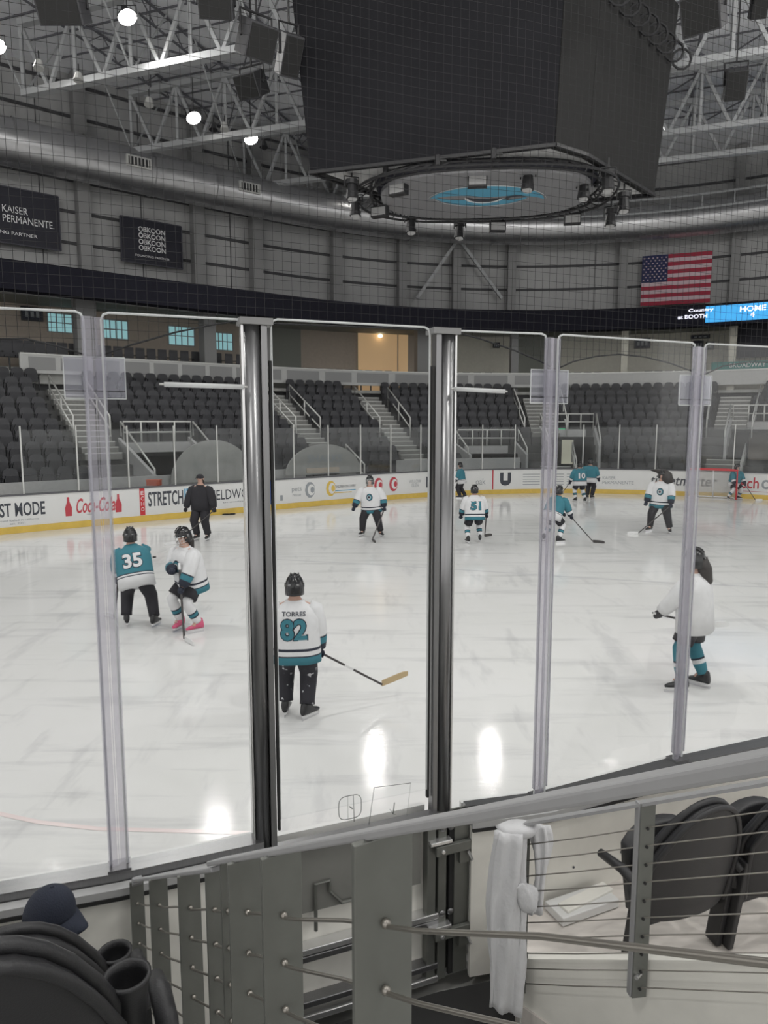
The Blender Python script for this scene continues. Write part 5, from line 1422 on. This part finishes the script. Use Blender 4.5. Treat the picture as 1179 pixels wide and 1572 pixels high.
    # skates
    for i in (0, 1):
        R_ = Matrix.Rotation(math.radians(toe[i]), 3, 'Z'); A = ank[i]; f = lambda x, y, z: V((A.x, A.y, 0)) + R_ @ V((x, y, 0)) + V((0, 0, A.z - .17 + z))
        r = MB(); rings = []
        for y, zt_, wd in ((-.085, .15, .03), (-.07, .215, .042), (-.02, .235, .048), (.035, .20, .046), (.09, .125, .044), (.15, .108, .042), (.185, .09, .02)):
            rings.append([f(wd * math.cos(t), y, .062 + (zt_ - .062) * (.5 + .5 * math.sin(t))) for t in [2 * math.pi * q / 12 for q in range(12)]])
        r.loft(rings, skatem or m_skate); b_ = r.build('skate', parent=root, smooth=True)
        r = MB(); r.hexa([f(-.012, -.07, .03), f(.012, -.07, .03), f(.012, .16, .03), f(-.012, .16, .03), f(-.03, -.08, .066), f(.03, -.08, .066), f(.03, .17, .066), f(-.03, .17, .066)], m_holder); r.build('blade_holder', parent=b_)
        r = MB(); r.hexa([f(-.0025, -.09, 0), f(.0025, -.09, 0), f(.0025, .19, 0), f(-.0025, .19, 0), f(-.0025, -.10, .032), f(.0025, -.10, .032), f(.0025, .20, .032), f(-.0025, .20, .032)], m_chrome); r.build('steel_blade', parent=b_)
        r = MB()
        for q in range(4): r.box(f(0, .03 + .022 * q, .215 - .024 * q), (.05, .006, .006), m_wtext, rz=math.radians(toe[i]))
        r.build('lace', parent=b_)
    # jersey
    base = {'white': m_wcloth, 'teal': m_teal, 'plain': m_wcloth, 'black': m_black}[jersey]
    bands = {'white': [(-.17, m_teal), (-.085, m_navy), (-.07, m_wcloth), (-.02, m_navy), (.01, m_wcloth)], 'teal': [(-.17, m_wcloth), (-.02, m_navy), (-.005, m_wcloth), (.02, m_navy), (.035, m_teal)],
             'plain': [(-.17, m_wcloth)], 'black': [(-.10, m_black)]}[jersey] if jcols is None else jcols
    hem = bands[0][0]; zs = [z for z, _ in bands] + [.12, .22, .32, .37, .41, .44, .465, .485, .505, .525]
    ms = [m for _, m in bands] + [base] * 10
    wide = 1.0 if jersey != 'black' else .93
    def prof(z):
        wx = np.interp(z, [-.17, .0, .15, .32, .40, .45, .485, .51], [.285, .280, .280, .285, .262, .215, .150, .105]) * wide
        wy = np.interp(z, [-.17, .0, .15, .32, .40, .45, .485, .51], [.205, .200, .195, .190, .170, .140, .100, .078]) * wide
        return wx, wy
    def jp(ang, z, e=0.0):
        wx, wy = prof(z); p_ = 2.4; c, s = math.cos(ang), math.sin(ang)
        fold = 1 + .02 * math.sin(7 * ang + 3) * max(0, (.3 - z)) * 2
        x = (wx * fold + e) * abs(c) ** (2 / p_) * (1 if c >= 0 else -1); y = (wy * fold + e) * abs(s) ** (2 / p_) * (1 if s >= 0 else -1)
        return pel + spine * z + X * x + Yf * y
    r = MB(); seg = 28
    r.loft([[jp(2 * math.pi * q / seg, z) for q in range(seg)] for z in zs], base, mats=ms[:-1])
    for i in (0, 1):
        S_ = sh[i] - X * (-1, 1)[i] * .05; E_, W_h = el[i], wr[i]
        c1 = m_teal if jersey == 'white' else (m_wcloth if jersey == 'teal' else base); c2 = m_navy if jersey in ('white', 'teal') else base
        P = [S_, lerp(sh[i], E_, .12), lerp(sh[i], E_, .55), E_, lerp(E_, W_h, .2), lerp(E_, W_h, .28), lerp(E_, W_h, .5), lerp(E_, W_h, .60), lerp(E_, W_h, .92)]
        q = limb(P, [.085, .112, .112, .102, .098, .096, .092, .088, .074], base, mats=[base, base, base, base, c2, c1, c1, c2], seg=14); b = len(r.v)
        for v in q.v: r.v.append(v)
        for f_, mi_ in zip(q.f, q.m): r.f.append([a + b for a in f_]); r.m.append(r.mi(q.mats[mi_]))
    jo = r.build('jacket' if jersey == 'black' else 'jersey', parent=root, smooth=True)
    if number:
        nm_col = m_teal if jersey != 'teal' else m_wcloth; r = MB()
        def bk(u, v, x0, x1, z0, z1, e):
            x = x0 + (x1 - x0) * u; z = z0 + (z1 - z0) * v; wx, wy = prof(z); c = min(.97, abs(x / wx)); y = wy * (1 - c ** 2.4) ** (1 / 2.4)
            return pel + spine * z + X * (x) - Yf * (y + e)
        # from behind, the wearer's left is on the viewer's left
        text_on(r, number, lambda u, v: bk(u, v, -.155, .155, .10, .355, .004), m_navy, bold=.07)
        text_on(r, number, lambda u, v: bk(u, v, -.145, .145, .11, .345, .009), nm_col, bold=.035)
        if name: text_on(r, name, lambda u, v: bk(u, v, -.13, .13, .375, .425, .006), m_textd, bold=.02)
        r.build('back_number', parent=jo, fix=False)
    if crest:
        r = MB()
        for rad, m_, e in ((.085, m_navy, .004), (.07, m_teal, .007), (.045, m_wcloth, .009), (.03, m_navy, .011)):
            P = []
            for a in range(18):
                x = rad * math.cos(a * math.pi / 9) + (.01 if rad < .06 else 0); z = .27 + rad * 1.15 * math.sin(a * math.pi / 9); wx, wy = prof(z); y = wy * (1 - abs(x / wx) ** 2.4) ** (1 / 2.4)
                P.append(pel + spine * z + X * x + Yf * (y + e))
            r.add(P, [tuple(range(18))], m_)
        r.build('chest_crest', parent=jo, fix=False)
    # gloves with four fingers and a thumb
    gm = glove or m_navy
    for i in (0, 1):
        hv = (wr[i] - el[i]).normalized(); sx, sy, _ = frame(hv); r = MB(); g2_ = (gloves2 or m_wcloth) if jersey in ('white', 'teal', 'plain') else m_black
        r.tube([lerp(el[i], wr[i], .68), lerp(el[i], wr[i], .86), wr[i]], [.072, .066, .048], gm, 12)
        r.ell(wr[i] + hv * .045, (.05, .05, .05), gm, 12, 8)
        for q in range(4):
            o_ = sx * (.033 - .022 * q); b0 = wr[i] + hv * .065 + o_ + sy * .016; lf = (.9, 1.0, .95, .8)[q]
            r.tube([b0, b0 + hv * .03 * lf + sy * -.008, b0 + hv * .032 * lf - sy * .036 * lf, b0 + hv * .004 - sy * .046 * lf], [.0135, .0135, .013, .011], gm, 8)
        b0 = wr[i] + hv * .03 + sx * .042; r.tube([b0, b0 + hv * .028 + sx * .012 - sy * .018, b0 + hv * .04 - sy * .038], [.015, .014, .012], gm, 8)
        r.build('glove', parent=root, smooth=True)
    # headgear
    if headgear == 'helmet':
        r = MB(); c = hc + V((0, 0, .02)); rings = []
        for j in range(9):
            a = j / 8; z = -.105 + .235 * a; rr_ = math.sqrt(max(.02, 1 - (max(0, a - .25) / .76) ** 2.2))
            rings.append([c + HR @ V((.108 * rr_ * math.cos(t), (.128 if math.sin(t) > 0 else .125) * rr_ * math.sin(t) * (1 if math.sin(t) < 0 or a > .42 else .35) - .005, z + (.0 if math.sin(t) < .3 else .0))) for t in [2 * math.pi * q / 24 for q in range(24)]])
        r.loft(rings, m_helmet); hl = r.build('helmet', parent=root, smooth=True)
        r = MB()
        for q in (-1, 0, 1): r.tube([c + HR @ V((.042 * q, .10 * math.cos(t) * (1.0), .035 + .095 * math.sin(t))) for t in [math.pi * w_ / 8 for w_ in range(1, 8)]], .008, m_helmet, 6)
        for q in (-1, 1): r.box(c + HR @ V((.107 * q, -.01, .0)), (.008, .03, .04), m_steel, R=HR); r.ell(c + HR @ V((.045 * q, -.125, .02)), (.02, .008, .012), m_steel, 8, 6)
        r.build('helmet_vent', parent=hl, smooth=True)
        if cage:
            r = MB()
            for q in range(-3, 4): r.tube([c + HR @ V((.03 * q, .125 - .006 * q * q, .03)), c + HR @ V((.03 * q, .14 - .006 * q * q, -.05)), c + HR @ V((.022 * q, .115 - .005 * q * q, -.115))], .0028, m_steel_l, 5)
            for z in (.02, -.025, -.07, -.11): r.tube([c + HR @ V((.105 * math.sin(t), .02 + .115 * math.cos(t), z)) for t in [math.pi * (w_ - 4) / 9 for w_ in range(9)]], .0028, m_steel_l, 5)
            r.build('face_cage', parent=hl, smooth=True)
    if headgear == 'cap':
        r = MB(); c = hc + V((0, 0, .035)); r.ell(c, (.095, .108, .085), m_black, 16, 8, t0=math.pi / 2 * .9); hl = r.build('baseball_cap', parent=root, smooth=True)
        r = MB(); r.slab([[c + HR @ V((.07 * u, .08 + .08 * v * (1 - .3 * u * u), .0 - .02 * u * u)) for u in (-1, -.5, 0, .5, 1)] for v in (0, .5, 1)], V((0, 0, .006)), 1, m_black); r.build('brim', parent=hl, smooth=True)
    if hair:
        r = MB()
        if hair == 'long': P = [hc + V((0, -.07, .02)), hc + V((.02, -.11, -.10)), hc + V((.04, -.13, -.24)), hc + V((.05, -.12, -.36))]; q = limb(P, [.07, .085, .075, .03], m_hair, seg=12)
        elif hair == 'big': 
            P = [hc + V((.30, -.04, .13)), hc + V((.14, -.05, .11)), hc + V((.0, -.06, .06)), hc + V((-.10, -.04, -.04)), hc + V((-.16, -.02, -.16)), hc + V((-.15, -.02, -.27))]; q = limb(P, [.02, .05, .13, .16, .13, .05], m_hair, seg=14)
        else: P = [hc + V((0, -.08, -.02)), hc + V((0, -.10, -.12)), hc + V((0, -.09, -.18))]; q = limb(P, [.05, .06, .03], m_hair, seg=10)
        q.build('hair', parent=root, smooth=True)
    # stick: its own thing
    if stick:
        hi, tip, bd = stick[:3]   # hand index, blade heel position local, blade direction local; optional second hand
        hv = (wr[hi] - el[hi]).normalized(); hp = wr[hi] + hv * .05; heel = V(tip); top = hp + (hp - heel).normalized() * (.06 if len(stick) < 4 else stick[3])
        Wp = W @ heel; st = empty('hockey_stick', Wp, 0, stick_label or 'hockey stick', 'hockey stick')
        a, b = W @ top - Wp, V((0, 0, .03)) ; r = MB(); r.bar(a, b, .030, .022, m_stick); r.build('shaft', parent=st, bevel=.003)
        if True:
            r = MB(); r.bar(a + (b - a) * .0, a + (b - a) * .09, .034, .026, m_stickw); r.bar(a + (b - a) * .42, a + (b - a) * .55, .032, .024, m_stickw if snow else m_stick); r.build('grip_tape', parent=st)
        bdv = (Matrix.Rotation(rz, 3, 'Z') @ V(bd)).normalized(); G = []
        for j in range(7):
            v = j / 6; c_ = bdv * (.30 * v) + V((-bdv.y, bdv.x, 0)) * .03 * v * v; lift = .10 * v if snow else .0
            G.append([c_ + V((0, 0, .004 + lift)), c_ + V((0, 0, .04 + lift)), c_ + V((0, 0, .072 + .004 * math.sin(v * 3) + lift - .02 * max(0, v - .8) * 5))])
        r = MB(); r.slab(G, V((-bdv.y, bdv.x, 0)) * .012, 1, m_tape if snow else (m_stick if stick_label and 'dark' in stick_label else m_stickw)); r.build('blade', parent=st, smooth=False)
    return root

D_ = math.radians
skater((456, 1103), D_(2), .925, 'person in white jersey reading TORRES 82, seen from behind in black trousers and skates', 'white', 'long', number='82', name='TORRES', lean=(-.01, .03), feet=((-.135, .10), (.12, -.02)), toe=(-5, -40),
       hands=((-.33, .02, .80), (.27, .10, .70)), snow=True, cage=False, skin_face=False, stick=(1, (.98, .42, .20), (.9, .1, 0)), stick_label='hockey stick with pale taped blade held out by the TORRES player', pelvis_z=.86)
skater((212, 962), D_(14), .95, 'person in teal jersey numbered 35 bending forward over a stick, seen from behind', 'teal', 'long', number='35', lean=(-.16, .42), feet=((-.18, .10), (.26, -.05)), toe=(10, -25), pelvis_z=.82,
       hands=((-.33, .42, .62), (-.26, .60, .56)), skin_face=False, stick=(0, (-.42, .55, 0), (-.5, .8, 0)), stick_label='hockey stick of the bending player 35, mostly behind the acrylic joint')
skater((296, 967), D_(142), .985, 'person in white jersey with black shorts and pink skates, looking down over a stick', 'white', 'short', 'white', skatem=m_pink, lean=(-.02, .22), feet=((-.17, .03), (.17, .10)), toe=(-15, 20), pelvis_z=.80,
       hands=((-.20, .33, .70), (.0, .33, .98)), crest=True, cage=True, hair='long', head_pitch=-.35, stick=(0, (-.36, .42, 0), (-.9, .3, 0), .40), stick_label='hockey stick slanting down in front of the pink skates')
skater((311, 829), D_(168), 1.06, 'person in black jacket, black trousers and cap, standing with a stick by the boards', 'black', 'long', lean=(0, .03), feet=((-.15, 0), (.12, .05)), hands=((-.40, .12, .80), (.36, .16, .76)), headgear='cap', glove=m_black,
       hair='short', stick=(0, (.35, .70, 0), (.6, .6, 0)), stick_label='thin hockey stick held low by the person in black')
skater((570, 823), D_(172), 1.02, 'person in white jersey with round crest facing the camera, arms spread, black trousers', 'white', 'long', lean=(.05, .10), feet=((-.26, .05), (.24, 0)), toe=(30, -20), pelvis_z=.82, hands=((-.36, .08, .80), (.46, .24, .72)),
       crest=True, cage=True, hair='long', stick=(0, (-.15, .8, 0), (-.3, .9, 0)), stick_label='dark hockey stick at the feet of the player with spread arms')
skater((728, 833), D_(4), .93, 'small person in white jersey numbered 51 with black shorts and white socks, seen from behind', 'white', 'short', 'white', lean=(0, .14), feet=((-.20, -.10), (.18, .10)), toe=(10, -10), pelvis_z=.80, hands=((-.36, .20, .70), (.38, .22, .72)),
       number='51', skin_face=False, stick=(1, (.5, .95, 0), (.8, .5, 0)), stick_label='dark hockey stick in front of the small player 51')
skater((847, 832), D_(-50), .95, 'person in teal jersey bending forward behind the acrylic joint, white socks', 'teal', 'short', 'white', lean=(.0, .55), feet=((-.24, .0), (.24, .0)), toe=(10, -20), pelvis_z=.78, hands=((.06, .55, .62), (.30, .50, .60)),
       cage=True, stick=(1, (.78, .78, 0), (.9, .2, 0)), stick_label='dark hockey stick reaching right from the bending teal player')
skater((889, 771), D_(12), .95, 'far person in teal jersey with black shorts, left of the far pair by the boards', 'teal', 'short', 'white', lean=(0, .08), feet=((-.12, .1), (.20, -.1)), hands=((-.34, .26, .74), (.30, .26, .76)), skin_face=False,
       number='10', stick=(0, (-.7, .6, 0), (-.9, .2, 0)), stick_label='hockey stick of the far teal player with black shorts')
skater((904, 766), D_(-40), .98, 'far person in teal jersey with dark trousers, right of the far pair by the boards', 'teal', 'long', lean=(0, .06), feet=((-.08, 0), (.10, .05)), hands=((-.30, .22, .80), (.30, .22, .80)), skin_face=False)
skater((1012, 817), D_(150), 1.07, 'person with long dark hair in white jersey and black trousers, striding with a stick', 'white', 'long', lean=(-.03, .08), feet=((-.26, .08), (.24, -.02)), toe=(15, -25), pelvis_z=.84, hands=((-.30, .26, .72), (.34, .20, .76)),
       crest=True, hair='big', cage=False, stick=(0, (.42, .62, 0), (.9, .3, 0)), stick_label='hockey stick of the long haired player, blade on the ice')
skater((1126, 767), D_(200), .92, 'far person in teal jersey beside the goal, white socks', 'teal', 'short', 'white', lean=(0, .2), feet=((-.28, 0), (.30, 0)), toe=(10, -30), pelvis_z=.76, hands=((-.30, .3, .66), (.30, .3, .66)), cage=True,
       stick=(0, (-.5, .7, 0), (-.8, .3, 0)), stick_label='hockey stick of the player beside the goal')
skater((708, 765), D_(75), .88, 'smallest far person in teal jersey by the boards, right of the second gate post', 'teal', 'long', lean=(0, .12), feet=((-.10, .05), (.10, -.15)), toe=(0, 0), hands=((-.24, .3, .72), (.24, .3, .74)), skin_face=False)
skater((1060, 1057), D_(52), .975, 'person in plain white jersey with teal socks, standing sideways behind the right acrylic joint', 'plain', 'short', 'teal', lean=(0, .05), feet=((-.20, .06), (.13, -.10)), toe=(35, -10), pelvis_z=.895, hands=((-.17, .36, .90), (.24, .16, .80)),
       skin_face=False, hair='long', glove=m_black, stick=(0, (.40, -.05, .66), (.6, -.6, 0), .08), stick_label='hockey stick held across by the player in the plain white jersey')
